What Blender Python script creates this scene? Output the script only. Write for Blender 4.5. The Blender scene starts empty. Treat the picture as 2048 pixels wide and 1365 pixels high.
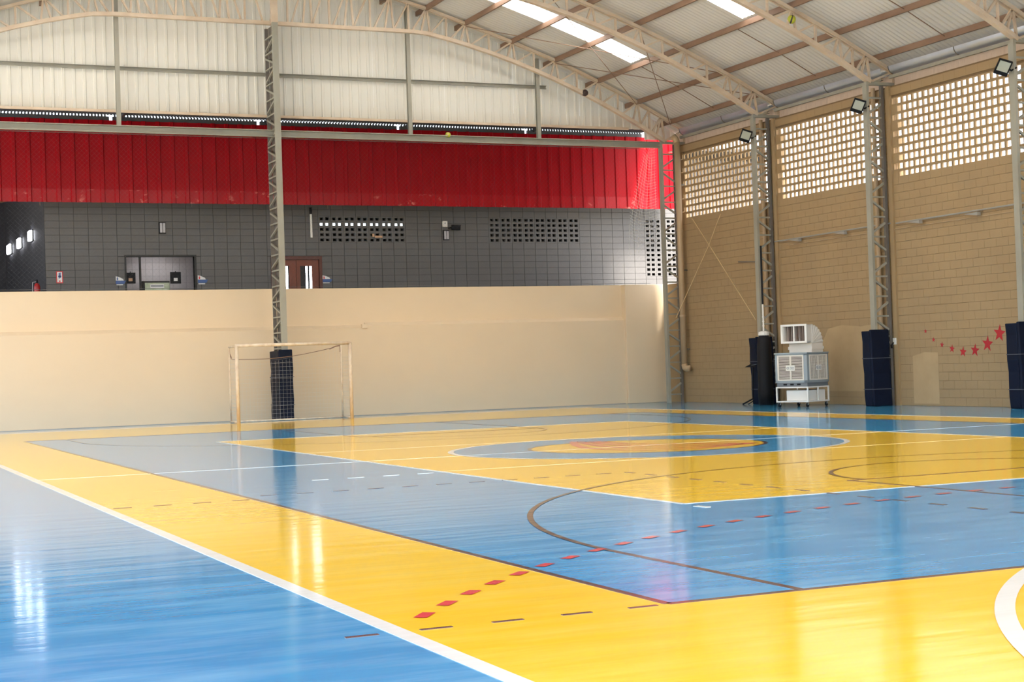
import bpy, math, random
from mathutils import Vector, Matrix
random.seed(7)
S = bpy.context.scene
C = S.collection

# ------------------------------------------------------------------ camera
F_PX, YAW, PITCH, ROLL, CAM_H = 3163.07, 0.41643831, 0.01539028, 0.03287345, 1.297
fw = Vector((math.sin(YAW)*math.cos(PITCH), math.cos(YAW)*math.cos(PITCH), math.sin(PITCH)))
rt0 = Vector((math.cos(YAW), -math.sin(YAW), 0.0))
dn0 = fw.cross(rt0)
rt = rt0*math.cos(ROLL) + dn0*math.sin(ROLL)
dn = -rt0*math.sin(ROLL) + dn0*math.cos(ROLL)
cam_d = bpy.data.cameras.new('camera')
cam_d.sensor_width = 36.0
cam_d.lens = F_PX/2048*36.0
cam_d.clip_start, cam_d.clip_end = 0.1, 500
cam = bpy.data.objects.new('camera', cam_d)
C.objects.link(cam)
m3 = Matrix((rt, -dn, -fw)).transposed()
cam.matrix_world = Matrix.Translation((0, 0, CAM_H)) @ m3.to_4x4()
S.camera = cam

# ------------------------------------------------------------------ sky, sun, exposure
W = bpy.data.worlds.new('sky')
S.world = W
W.use_nodes = True
nt = W.node_tree
bgn = nt.nodes['Background']
sky = nt.nodes.new('ShaderNodeTexSky')
sky.sky_type = 'NISHITA'
sky.sun_disc = False
sky.sun_elevation = math.radians(55)
sky.sun_rotation = math.radians(166)
sky.air_density = 1.0
sky.dust_density = 4.0
sky.ozone_density = 0.6
hsv = nt.nodes.new('ShaderNodeHueSaturation')
hsv.inputs['Saturation'].default_value = 0.45
nt.links.new(sky.outputs[0], hsv.inputs['Color'])
nt.links.new(hsv.outputs[0], bgn.inputs[0])
bgn.inputs[1].default_value = 0.63
sun_d = bpy.data.lights.new('sun', 'SUN')
sun_d.energy = 19.0
sun_d.angle = math.radians(14)
sun_d.color = (1.0, 0.94, 0.85)
sun = bpy.data.objects.new('sun', sun_d)
C.objects.link(sun)
sun.rotation_euler = Vector((-0.12, 0.48, -0.87)).to_track_quat('-Z', 'Y').to_euler()
sun.location = (30, -20, 40)
S.view_settings.view_transform = 'Standard'
S.view_settings.look = 'None'
S.view_settings.gamma = 1.0
S.view_settings.use_curve_mapping = False
S.view_settings.exposure = 0.31
S.cycles.max_bounces = 6
S.cycles.diffuse_bounces = 4
S.cycles.glossy_bounces = 3
S.cycles.use_adaptive_sampling = True
S.cycles.adaptive_threshold = 0.05
S.cycles.adaptive_min_samples = 16
S.cycles.transparent_max_bounces = 12
S.cycles.caustics_reflective = False
S.cycles.caustics_refractive = False

# ------------------------------------------------------------------ helpers
def ray(px, py):
    return rt*((px-1024)/F_PX) + dn*((py-682.5)/F_PX) + fw
def at_y(px, py, Y):
    d = ray(px, py); return d*(Y/d.y) + Vector((0, 0, CAM_H))
def at_x(px, py, X):
    d = ray(px, py); return d*(X/d.x) + Vector((0, 0, CAM_H))
def at_z(px, py, z=0.0):
    d = ray(px, py); return d*((z-CAM_H)/d.z) + Vector((0, 0, CAM_H))
def lerp(a, b, t): return a+(b-a)*t
def interp(x, xs, ys):
    if x <= xs[0]: return ys[0]
    for i in range(1, len(xs)):
        if x <= xs[i]: return lerp(ys[i-1], ys[i], (x-xs[i-1])/(xs[i]-xs[i-1]))
    return ys[-1]

def nd(t, typ, **kw):
    n = t.nodes.new(typ)
    for k, v in kw.items(): setattr(n, k, v)
    return n
def mat(name, col, rough=0.6, metal=0.0, noise=None, bump=None, coat=0.0, spec=0.5, emit=None, ramp=(0.40, 0.72)):
    """noise=(scale xyz, amount, colour2); bump=(scale xyz, strength)"""
    m = bpy.data.materials.new(name); m.use_nodes = True
    t = m.node_tree; b = t.nodes['Principled BSDF']
    b.inputs['Base Color'].default_value = (*col, 1)
    b.inputs['Roughness'].default_value = rough
    b.inputs['Metallic'].default_value = metal
    b.inputs['Specular IOR Level'].default_value = spec
    b.inputs['Coat Weight'].default_value = coat
    if emit:
        b.inputs['Emission Color'].default_value = (*emit[0], 1)
        b.inputs['Emission Strength'].default_value = emit[1]
    if noise or bump:
        g = nd(t, 'ShaderNodeNewGeometry')
    if noise:
        sc, amt, c2 = noise
        mp = nd(t, 'ShaderNodeMapping'); mp.inputs['Scale'].default_value = sc
        t.links.new(g.outputs['Position'], mp.inputs[0])
        n = nd(t, 'ShaderNodeTexNoise'); n.inputs['Scale'].default_value = 1.0
        n.inputs['Detail'].default_value = 6; n.inputs['Roughness'].default_value = 0.6
        t.links.new(mp.outputs[0], n.inputs['Vector'])
        r = nd(t, 'ShaderNodeValToRGB')
        r.color_ramp.elements[0].position = ramp[0]; r.color_ramp.elements[1].position = ramp[1]
        r.color_ramp.elements[0].color = (0, 0, 0, 1); r.color_ramp.elements[1].color = (amt, amt, amt, 1)
        t.links.new(n.outputs['Fac'], r.inputs[0])
        mx = nd(t, 'ShaderNodeMix', data_type='RGBA')
        mx.inputs['A'].default_value = (*col, 1); mx.inputs['B'].default_value = (*c2, 1)
        t.links.new(r.outputs[0], mx.inputs['Factor'])
        t.links.new(mx.outputs['Result'], b.inputs['Base Color'])
    if bump:
        sc, st = bump
        mp = nd(t, 'ShaderNodeMapping'); mp.inputs['Scale'].default_value = sc
        t.links.new(g.outputs['Position'], mp.inputs[0])
        n = nd(t, 'ShaderNodeTexNoise'); n.inputs['Scale'].default_value = 1.0
        n.inputs['Detail'].default_value = 3
        t.links.new(mp.outputs[0], n.inputs['Vector'])
        bp = nd(t, 'ShaderNodeBump'); bp.inputs['Strength'].default_value = st
        bp.inputs['Distance'].default_value = 0.02
        t.links.new(n.outputs['Fac'], bp.inputs['Height'])
        t.links.new(bp.outputs[0], b.inputs['Normal'])
    return m
def floor_paint(name, col, wear, amt):
    """glossy epoxy paint: streaky worn colour, slightly wavy sealed surface"""
    m = bpy.data.materials.new(name); m.use_nodes = True
    t = m.node_tree; b = t.nodes['Principled BSDF']
    g = nd(t, 'ShaderNodeNewGeometry')
    mp = nd(t, 'ShaderNodeMapping'); mp.inputs['Scale'].default_value = (0.9, 4.5, 1)
    mp.inputs['Rotation'].default_value = (0, 0, 0.12)
    t.links.new(g.outputs['Position'], mp.inputs[0])
    n = nd(t, 'ShaderNodeTexNoise'); n.inputs['Scale'].default_value = 1.0
    n.inputs['Detail'].default_value = 8; n.inputs['Roughness'].default_value = 0.62
    t.links.new(mp.outputs[0], n.inputs['Vector'])
    r = nd(t, 'ShaderNodeValToRGB')
    r.color_ramp.elements[0].position = 0.42; r.color_ramp.elements[1].position = 0.80
    r.color_ramp.elements[0].color = (0, 0, 0, 1); r.color_ramp.elements[1].color = (amt, amt, amt, 1)
    t.links.new(n.outputs['Fac'], r.inputs[0])
    mx = nd(t, 'ShaderNodeMix', data_type='RGBA')
    mx.inputs['A'].default_value = (*col, 1); mx.inputs['B'].default_value = (*wear, 1)
    t.links.new(r.outputs[0], mx.inputs['Factor'])
    t.links.new(mx.outputs['Result'], b.inputs['Base Color'])
    b.inputs['Roughness'].default_value = 0.11
    b.inputs['IOR'].default_value = 1.58
    mp2 = nd(t, 'ShaderNodeMapping'); mp2.inputs['Scale'].default_value = (0.55, 3.2, 1)
    t.links.new(g.outputs['Position'], mp2.inputs[0])
    n2 = nd(t, 'ShaderNodeTexNoise'); n2.inputs['Scale'].default_value = 1.0
    n2.inputs['Detail'].default_value = 4
    t.links.new(mp2.outputs[0], n2.inputs['Vector'])
    bp = nd(t, 'ShaderNodeBump'); bp.inputs['Strength'].default_value = 0.16
    bp.inputs['Distance'].default_value = 0.02
    t.links.new(n2.outputs['Fac'], bp.inputs['Height'])
    t.links.new(bp.outputs[0], b.inputs['Normal'])
    return m
def sheet_mat(name, col, trans, rough=0.5):
    """thin sheet letting some daylight through"""
    m = bpy.data.materials.new(name); m.use_nodes = True
    t = m.node_tree; b = t.nodes['Principled BSDF']; o = t.nodes['Material Output']
    b.inputs['Base Color'].default_value = (*col, 1); b.inputs['Roughness'].default_value = rough
    tr = nd(t, 'ShaderNodeBsdfTranslucent'); tr.inputs[0].default_value = (*col, 1)
    mx = nd(t, 'ShaderNodeMixShader'); mx.inputs[0].default_value = trans
    t.links.new(b.outputs[0], mx.inputs[1]); t.links.new(tr.outputs[0], mx.inputs[2])
    t.links.new(mx.outputs[0], o.inputs[0])
    return m
def clear_mat(name, col):
    m = bpy.data.materials.new(name); m.use_nodes = True
    t = m.node_tree; o = t.nodes['Material Output']
    t.nodes.remove(t.nodes['Principled BSDF'])
    a = nd(t, 'ShaderNodeBsdfTransparent'); a.inputs[0].default_value = (*col, 1)
    g = nd(t, 'ShaderNodeBsdfGlossy'); g.inputs['Roughness'].default_value = 0.15
    mx = nd(t, 'ShaderNodeMixShader'); mx.inputs[0].default_value = 0.05
    t.links.new(a.outputs[0], mx.inputs[1]); t.links.new(g.outputs[0], mx.inputs[2])
    t.links.new(mx.outputs[0], o.inputs[0])
    return m

M = {}
M['blue'] = floor_paint('blue_floor_paint', (0.032, 0.27, 0.54), (0.24, 0.56, 0.80), 0.6)
M['yellow'] = floor_paint('yellow_floor_paint', (0.92, 0.555, 0.022), (0.95, 0.68, 0.12), 0.55)
M['whiteline'] = floor_paint('white_line_paint', (0.82, 0.80, 0.76), (0.7, 0.68, 0.6), 0.4)
M['brownline'] = floor_paint('brown_line_paint', (0.10, 0.050, 0.045), (0.2, 0.1, 0.08), 0.5)
M['redline'] = floor_paint('red_line_paint', (0.72, 0.06, 0.07), (0.8, 0.15, 0.12), 0.5)
M['cream'] = mat('cream_wall_paint', (0.73, 0.58, 0.395), 0.5, noise=((0.6, 0.6, 0.9), 0.35, (0.67, 0.53, 0.36)), bump=((1.5, 1.5, 1.5), 0.08))
M['tan'] = mat('tan_block_paint', (0.365, 0.25, 0.128), 0.7, noise=((0.5, 0.7, 0.9), 0.5, (0.30, 0.205, 0.11)), bump=((25, 25, 25), 0.15))
M['tanjoint'] = mat('tan_mortar', (0.20, 0.13, 0.065), 0.85)
M['tanpatch'] = mat('tan_fresh_paint', (0.46, 0.325, 0.175), 0.7, noise=((2, 2, 2), 0.7, (0.40, 0.275, 0.14)))
M['grey'] = mat('grey_block_paint', (0.108, 0.104, 0.102), 0.55, noise=((0.8, 0.8, 0.8), 0.4, (0.09, 0.087, 0.085)), bump=((30, 30, 30), 0.1))
M['greyjoint'] = mat('grey_mortar', (0.04, 0.039, 0.038), 0.9)
M['gable'] = sheet_mat('white_gable_sheet', (0.74, 0.71, 0.62), 0.10)
M['roof'] = mat('pale_roof_sheet', (0.66, 0.64, 0.60), 0.5, noise=((0.4, 0.4, 0.4), 0.4, (0.56, 0.54, 0.50)))
M['skylight'] = sheet_mat('skylight_sheet', (0.90, 0.90, 0.88), 0.85)
M['eave'] = sheet_mat('peach_eave_sheet', (0.62, 0.48, 0.36), 0.06)
M['truss'] = mat('beige_steel_paint', (0.66, 0.54, 0.41), 0.5, noise=((2, 2, 2), 0.5, (0.42, 0.29, 0.19)))
M['purlin'] = mat('brown_primer_steel', (0.27, 0.165, 0.11), 0.55, noise=((3, 1, 3), 0.7, (0.17, 0.095, 0.06)))
M['steel'] = mat('grey_green_steel', (0.33, 0.32, 0.265), 0.5, noise=((2, 2, 1.2), 0.5, (0.24, 0.215, 0.165)))
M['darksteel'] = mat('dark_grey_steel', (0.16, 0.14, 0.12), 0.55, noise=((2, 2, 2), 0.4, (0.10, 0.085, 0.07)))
M['gutter'] = mat('galvanised_gutter', (0.66, 0.73, 0.84), 0.35, 0.75, noise=((1, 1, 1), 0.6, (0.50, 0.54, 0.60)))
M['red'] = mat('red_sheet_paint', (0.30, 0.001, 0.006), 0.42, spec=0.12, noise=((0.3, 0.3, 2.0), 0.4, (0.23, 0.001, 0.005)))
M['reddent_glint'] = mat('red_dented_flashing_glints', (0.32, 0.001, 0.006), 0.30, spec=0.2, noise=((3.2, 3.2, 4.5), 0.8, (0.75, 0.22, 0.18)), bump=((4, 4, 5), 0.4), ramp=(0.62, 0.72))  # pale flecks paint the light caught by the dents
M['lowroof'] = mat('dark_lower_roof_sheet', (0.055, 0.056, 0.062), 0.6)
M['pad'] = mat('navy_vinyl_pad', (0.005, 0.009, 0.024), 0.55, spec=0.15, bump=((6, 6, 4), 0.3))
M['padstrap'] = mat('pad_strap_cord', (0.08, 0.09, 0.11), 0.7)
M['goal'] = mat('chipped_white_goal_paint', (0.78, 0.66, 0.50), 0.45, noise=((6, 6, 3), 0.6, (0.45, 0.26, 0.13)))
M['net'] = mat('pale_net_cord', (0.62, 0.62, 0.60), 0.8)
M['greynet'] = mat('grey_net_cord', (0.12, 0.12, 0.12), 0.8)
M['rope'] = mat('sand_coloured_rope', (0.62, 0.45, 0.24), 0.8)
M['black'] = mat('black_plastic', (0.008, 0.008, 0.010), 0.6, spec=0.25)
M['coolgrey'] = mat('cooler_grey_plastic', (0.30, 0.35, 0.38), 0.45)
M['cooldark'] = mat('cooler_dark_base', (0.16, 0.18, 0.20), 0.5)
M['coolgrille'] = mat('cooler_grille_plastic', (0.78, 0.72, 0.64), 0.5)
M['coolpad'] = mat('cooler_pad_brown', (0.09, 0.055, 0.038), 0.9)
M['whiteplastic'] = mat('white_plastic', (0.80, 0.78, 0.74), 0.4)
M['duct'] = mat('cream_duct_plastic', (0.80, 0.76, 0.70), 0.45)
M['ductin'] = mat('duct_inside_grey', (0.40, 0.33, 0.30), 0.7)
M['lens'] = mat('floodlight_glass', (0.42, 0.45, 0.39), 0.25)
M['door'] = mat('varnished_door_wood', (0.17, 0.035, 0.012), 0.4, noise=((8, 8, 1), 0.5, (0.10, 0.02, 0.008)))
M['doorframe'] = mat('dark_door_frame_wood', (0.085, 0.018, 0.010), 0.4)
M['tile'] = mat('lilac_grey_tile', (0.46, 0.43, 0.45), 0.35)
M['tilejoint'] = mat('tile_grout', (0.30, 0.28, 0.30), 0.8)
M['darkwall'] = mat('near_black_passage_paint', (0.018, 0.018, 0.024), 0.6, noise=((3, 3, 3), 0.4, (0.03, 0.03, 0.04)))
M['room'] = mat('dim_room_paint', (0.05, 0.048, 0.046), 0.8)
M['wood'] = mat('brown_rafter_wood', (0.16, 0.08, 0.035), 0.7)
M['redpaint'] = mat('red_star_paint', (0.42, 0.012, 0.018), 0.6)
M['extred'] = mat('extinguisher_red', (0.40, 0.010, 0.012), 0.3)
M['signwhite'] = mat('sign_white', (0.72, 0.72, 0.72), 0.4)
M['signblue'] = mat('sign_blue', (0.04, 0.10, 0.30), 0.4)
M['signred'] = mat('sign_red', (0.60, 0.03, 0.03), 0.4)
M['inkgrey'] = mat('printed_grey_ink', (0.22, 0.24, 0.27), 0.5)
M['daylight'] = mat('daylit_glass', (0.8, 0.85, 0.9), 0.1, emit=((0.92, 0.96, 1.0), 9.0))
M['darkglass'] = mat('dark_glass', (0.02, 0.028, 0.04), 0.08)
M['lampglow'] = mat('lit_lamp_glass', (0.9, 0.9, 0.9), 0.2, emit=((0.90, 0.92, 1.0), 16.0))
M['lampsoft'] = mat('lit_ceiling_lamp', (0.9, 0.9, 0.9), 0.3, emit=((1.0, 0.97, 0.95), 6.0))
M['tubegrey'] = mat('unlit_tube_glass', (0.45, 0.44, 0.47), 0.3)
M['brass'] = mat('peach_wood_handle', (0.50, 0.30, 0.17), 0.5)
M['pipe'] = mat('tan_painted_pipe', (0.45, 0.32, 0.19), 0.5)
M['conduit'] = mat('grey_conduit', (0.34, 0.32, 0.28), 0.45)
M['balllime'] = mat('lime_ball_panel', (0.45, 0.48, 0.04), 0.45)
M['balldark'] = mat('dark_ball_panel', (0.03, 0.015, 0.03), 0.45)
M['nest'] = mat('dark_worn_leather', (0.035, 0.022, 0.018), 0.7, noise=((30, 30, 30), 0.6, (0.12, 0.06, 0.05)))
M['ground'] = mat('outdoor_concrete', (0.42, 0.40, 0.36), 0.9)

def origin_of(o):
    v = Vector((0, 0, 0))
    while o is not None:
        v += o.location; o = o.parent
    return v
class MB:
    def __init__(s): s.v = []; s.f = []; s.mi = []; s.cur = 0
    def add(s, vs, fs):
        n = len(s.v); s.v += [Vector(v) for v in vs]
        s.f += [tuple(i+n for i in f) for f in fs]; s.mi += [s.cur]*len(fs); return s
    def frame_box(s, c, ax, ay, az):
        c = Vector(c); ax, ay, az = Vector(ax)/2, Vector(ay)/2, Vector(az)/2
        vs = [c+ax*i+ay*j+az*k for k in (-1, 1) for j in (-1, 1) for i in (-1, 1)]
        return s.add(vs, [(0, 2, 3, 1), (4, 5, 7, 6), (0, 1, 5, 4), (2, 6, 7, 3), (0, 4, 6, 2), (1, 3, 7, 5)])
    def box(s, x0, x1, y0, y1, z0, z1):
        return s.frame_box(((x0+x1)/2, (y0+y1)/2, (z0+z1)/2), (x1-x0, 0, 0), (0, y1-y0, 0), (0, 0, z1-z0))
    def bar(s, p, q, w, h, up=(0, 0, 1)):
        p, q = Vector(p), Vector(q); d = q-p; L = d.length; d /= L
        u = Vector(up); sd = d.cross(u)
        if sd.length < 1e-4: sd = d.cross(Vector((1, 0, 0)))
        sd.normalize(); u = sd.cross(d)
        return s.frame_box((p+q)/2, d*L, sd*w, u*h)
    def channel(s, p, q, w, h, t, up=(0, 0, 1)):
        """C section"""
        p, q = Vector(p), Vector(q); d = (q-p).normalized(); u = Vector(up); sd = d.cross(u).normalized(); u = sd.cross(d)
        s.bar(p-sd*(w/2-t/2), q-sd*(w/2-t/2), t, h, u)
        s.bar(p+u*(h/2-t/2)+sd*t/2, q+u*(h/2-t/2)+sd*t/2, w-t, t, u)
        s.bar(p-u*(h/2-t/2)+sd*t/2, q-u*(h/2-t/2)+sd*t/2, w-t, t, u)
        return s
    def tube(s, pts, r, n=6, cap=True, radii=None):
        pts = [Vector(p) for p in pts]; rings = []; vs = []; fs = []
        prev = None
        for i, p in enumerate(pts):
            if i == 0: d = pts[1]-p
            elif i == len(pts)-1: d = p-pts[i-1]
            else: d = (pts[i+1]-p).normalized()+(p-pts[i-1]).normalized()
            d.normalize()
            if prev is None:
                a = d.cross(Vector((0, 0, 1)))
                if a.length < 1e-3: a = d.cross(Vector((1, 0, 0)))
            else:
                a = prev - d*prev.dot(d)
            a.normalize(); prev = a; b = d.cross(a)
            rr = radii[i] if radii else r
            vs += [p+a*rr*math.cos(2*math.pi*k/n)+b*rr*math.sin(2*math.pi*k/n) for k in range(n)]
        for i in range(len(pts)-1):
            for k in range(n):
                fs.append((i*n+k, i*n+(k+1) % n, (i+1)*n+(k+1) % n, (i+1)*n+k))
        if cap:
            fs.append(tuple(range(n-1, -1, -1))); e = (len(pts)-1)*n; fs.append(tuple(range(e, e+n)))
        return s.add(vs, fs)
    def prism(s, poly, ext):
        """poly: 3D points, extruded by ext"""
        n = len(poly); e = Vector(ext); a = [Vector(p) for p in poly]
        vs = a+[p+e for p in a]
        fs = [tuple(range(n-1, -1, -1)), tuple(range(n, 2*n))]+[(i, (i+1) % n, n+(i+1) % n, n+i) for i in range(n)]
        return s.add(vs, fs)
    def lathe(s, c, prof, n=16, axis='z'):
        c = Vector(c); vs = []; fs = []
        for r, h in prof:
            for k in range(n):
                a = 2*math.pi*k/n
                vs.append(c+Vector((r*math.cos(a), r*math.sin(a), h)))
        for i in range(len(prof)-1):
            for k in range(n): fs.append((i*n+k, i*n+(k+1) % n, (i+1)*n+(k+1) % n, (i+1)*n+k))
        fs.append(tuple(range(n-1, -1, -1))); e = (len(prof)-1)*n; fs.append(tuple(range(e, e+n)))
        return s.add(vs, fs)
    def build(s, name, ms, parent=None, loc=None, smooth=False, bevel=0):
        o0 = origin_of(parent) if parent else Vector(loc or (0, 0, 0))
        me = bpy.data.meshes.new(name)
        me.from_pydata([v-o0 for v in s.v], [], s.f)
        if not isinstance(ms, (list, tuple)): ms = [ms]
        for m in ms: me.materials.append(M[m])
        if len(ms) > 1: me.polygons.foreach_set('material_index', s.mi)
        if smooth: me.polygons.foreach_set('use_smooth', [True]*len(me.polygons))
        me.update()
        o = bpy.data.objects.new(name, me); C.objects.link(o)
        if parent: o.parent = parent
        else: o.location = o0
        if bevel:
            b = o.modifiers.new('bevel', 'BEVEL'); b.width = bevel; b.segments = 2; b.limit_method = 'ANGLE'
        return o
def inst(name, me, loc, parent):
    o = bpy.data.objects.new(name, me); C.objects.link(o)
    o.location = Vector(loc)-origin_of(parent) if parent else Vector(loc); o.parent = parent
    return o
def tag(o, label, cat=None, group=None, kind=None):
    o['label'] = label
    if cat: o['category'] = cat
    if group: o['group'] = group
    if kind: o['kind'] = kind
    return o
def thing(name, label, cat, loc=(0, 0, 0), group=None, kind=None):
    o = bpy.data.objects.new(name, None); o.empty_display_size = 0.2; C.objects.link(o); o.location = loc
    return tag(o, label, cat, group, kind)
def stuff(o): o['kind'] = 'stuff'; return o

# ------------------------------------------------------------------ layout constants (metres)
CX, CY = 11.63, 21.43                   # court centre
Y_END = 43.25                           # cream end wall
X_WALL = 24.40                          # block side wall
X_COL = 23.80                           # court face of the side columns
FR = [42.2, 37.0, 31.9, 26.7]           # roof frames
Y_GREY, Y_RED = 46.0, 45.2

# ================================================================== FLOOR
fl = MB().box(-1.2, 26.0, -9.0, 43.3, -0.12, 0.0).build('floor', 'blue')
tag(fl, 'glossy blue and yellow painted sports court floor', 'floor', kind='structure')
def patch(name, poly, m, layer):
    z0 = 0.0; z1 = 0.0004*layer
    return MB().prism([(x, y, z0) for x, y in poly], (0, 0, z1)).build(name, m, fl)
def rect(x0, x1, y0, y1): return [(x0, y0), (x1, y0), (x1, y1), (x0, y1)]
def ring(cx, cy, r, w, a0, a1, n):
    pts = [(cx+(r+w/2)*math.cos(lerp(a0, a1, i/n)), cy+(r+w/2)*math.sin(lerp(a0, a1, i/n))) for i in range(n+1)]
    return pts, [(cx+(r-w/2)*math.cos(lerp(a0, a1, i/n)), cy+(r-w/2)*math.sin(lerp(a0, a1, i/n))) for i in range(n+1)]
def arc(name, cx, cy, r, w, a0, a1, m, layer, n=48):
    o, i_ = ring(cx, cy, r, w, a0, a1, n); z = 0.0004*layer; b = MB()
    for k in range(n):
        b.add([(*o[k], z), (*o[k+1], z), (*i_[k+1], z), (*i_[k], z)], [(0, 1, 2, 3) if a1 < a0 else (3, 2, 1, 0)])
    return b.build(name, m, fl)
def disc(name, cx, cy, r, m, layer, n=72):
    return patch(name, [(cx+r*math.cos(2*math.pi*k/n), cy+r*math.sin(2*math.pi*k/n)) for k in range(n)], m, layer)
FX0, FX1, FY0, FY1 = 2.61, 20.55, 1.65, 41.25
patch('yellow_court_paint', rect(FX0, FX1, FY0, FY1), 'yellow', 1)
patch('blue_court_paint', rect(CX-7.5, CX+7.5, CY-14.03, CY+14.0), 'blue', 2)
patch('yellow_volleyball_paint', rect(CX-4.5, CX+4.5, CY-9.0, CY+9.0), 'yellow', 3)
disc('blue_centre_circle_paint', CX, CY-0.1, 3.0, 'blue', 4)
disc('yellow_ball_paint', CX, CY-0.1, 1.80, 'yellow', 5)
arc('centre_circle_line', CX, CY-0.1, 3.0, 0.09, 0, 2*math.pi, 'whiteline', 6, 96)
arc('ball_outline', CX, CY-0.1, 1.80, 0.06, 0, 2*math.pi, 'brownline', 6, 96)
SEAMS = [[(420, 95), (440, 125), (520, 145), (640, 155), (820, 162), (1000, 163), (1200, 158), (1400, 147), (1650, 125), (1850, 104)],
         [(480, 95), (520, 112), (640, 130), (800, 143), (1000, 147), (1250, 143), (1500, 130), (1750, 112)],
         [(540, 95), (640, 112), (800, 125), (1000, 130), (1250, 128), (1500, 120), (1800, 105)],
         [(600, 93), (700, 103), (860, 112), (1100, 115), (1400, 110), (1700, 106)]]
for sm in SEAMS:      # red seams sweeping across the painted ball
    P = [at_z(1040+a/3.938, 860+c/3.938) for a, c in sm]; b = MB()
    for i, q in enumerate(P):
        d = (P[min(i+1, len(P)-1)]-P[max(i-1, 0)]).normalized(); w = 0.07
        b.v += [Vector((q.x+d.y*w, q.y-d.x*w, 0.0026)), Vector((q.x-d.y*w, q.y+d.x*w, 0.0026))]
    for i in range(len(P)-1): b.f.append((2*i, 2*i+2, 2*i+3, 2*i+1)); b.mi.append(0)
    b.build('ball_seam', 'redline', fl)
def line(name, p, q, w, m, layer=7):
    p, q = Vector((*p, 0)), Vector((*q, 0)); d = (q-p).normalized(); s = Vector((-d.y, d.x, 0))*w/2
    return patch(name, [(a.x, a.y) for a in (p-s, q-s, q+s, p+s)], m, layer)
line('court_sideline', (FX0, FY0), (FX0, FY1), 0.10, 'whiteline')
line('court_sideline', (FX1, FY0), (FX1, FY1), 0.08, 'whiteline')
line('court_goal_line', (FX0, FY1), (FX1, FY1), 0.05, 'whiteline')
line('court_goal_line', (FX0, FY0), (FX1, FY0), 0.08, 'whiteline')
line('halfway_line', (CX-7.5, CY), (CX+7.5, CY), 0.045, 'whiteline', 8)
for a, c in ((FX0, CX-7.5), (CX+7.5, FX1)): line('halfway_line', (a, CY), (c, CY), 0.018, 'whiteline', 8)
VX0, VX1, VY0, VY1 = CX-4.5, CX+4.5, CY-9, CY+9
for a, c in (((VX0, VY0), (VX0, VY1)), ((VX1, VY0), (VX1, VY1)), ((VX0, VY0), (VX1, VY0)), ((VX0, VY1), (VX1, VY1))):
    line('volleyball_line', a, c, 0.055, 'whiteline')
for s in (-1, 1): line('attack_line', (VX0, CY+3*s), (VX1, CY+3*s), 0.012, 'whiteline')
BX0, BX1, BY0, BY1 = CX-7.5, CX+7.5, CY-14.03, CY+14.0
for a, c in (((BX0, BY0), (BX0, BY1)), ((BX1, BY0), (BX1, BY1)), ((BX0, BY0), (BX1, BY0)), ((BX0, BY1), (BX1, BY1))):
    line('basketball_line', a, c, 0.05, 'brownline', 8)
for s, yb in ((1, BY0), (-1, BY1)):
    yc = yb+s*2.2; R3 = 6.65
    for sx in (-1, 1): line('three_point_line', (CX+sx*R3, yb), (CX+sx*R3, yc), 0.05, 'brownline', 9)
    a0, a1 = (0, math.pi) if s > 0 else (math.pi, 2*math.pi)
    arc('three_point_arc', CX, yc, R3, 0.05, a0, a1, 'brownline', 9, 64)
    yf = yb+s*6.1
    for sx in (-1, 1): line('key_line', (CX+sx*1.93, yb), (CX+sx*1.93, yf), 0.05, 'brownline', 9)
    line('free_throw_line', (CX-1.93, yf), (CX+1.93, yf), 0.05, 'brownline', 10)
    arc('free_throw_arc', CX+0.05, yf, 1.80, 0.05, a0, a1, 'brownline', 10, 40)
arc('penalty_area_line', 10.72, 1.67, 7.02, 0.10, math.pi, math.pi/2, 'whiteline', 9, 64)
arc('penalty_area_line', 12.54, 1.67, 7.02, 0.10, math.pi/2, 0, 'whiteline', 9, 64)
line('penalty_area_line', (10.72, 8.69), (12.54, 8.69), 0.10, 'whiteline', 9)
# red dashed nine metre line
R9, c9 = 9.88, Vector((10.76, 1.82))
ang = math.radians(143.2)
while ang > math.radians(88):
    a1 = ang-0.17/R9
    arc('red_dash', c9.x, c9.y, R9, 0.075, ang, a1, 'redline', 10, 3)
    ang -= 0.405/R9
for k in range(8):
    line('red_dash', (10.95+0.41*k, 11.70), (11.12+0.41*k, 11.70), 0.075, 'redline', 10)
x = 2.33
while x < 4.0:                                     # brown dashes carrying on the base line
    line('brown_dash', (x, 7.385), (x+0.17, 7.385), 0.03, 'brownline', 10); x += 0.389
y = 16.45
while y > 9.7:
    line('dark_dash', (8.68, y), (8.68, y-0.2), 0.045, 'brownline', 10); y -= 0.502
x = 2.70
while x < 8.6:
    line('dark_dash', (x, 16.05 if x < 4.2 else 16.45), (x+0.18, 16.05 if x < 4.2 else 16.45), 0.03, 'brownline', 10); x += 0.40
x = 5.42
while x < 7.1:
    line('white_dash', (x, 18.29), (x+0.2, 18.29), 0.035, 'whiteline', 10); x += 0.45
line('white_dash', (7.10, 12.16), (7.12, 11.98), 0.06, 'whiteline', 10)
gr = MB().box(-60, 80, -50, 90, -0.5, -0.14).build('ground', 'ground')
tag(gr, 'bare concrete ground outside the hall', 'ground', kind='structure')

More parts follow.
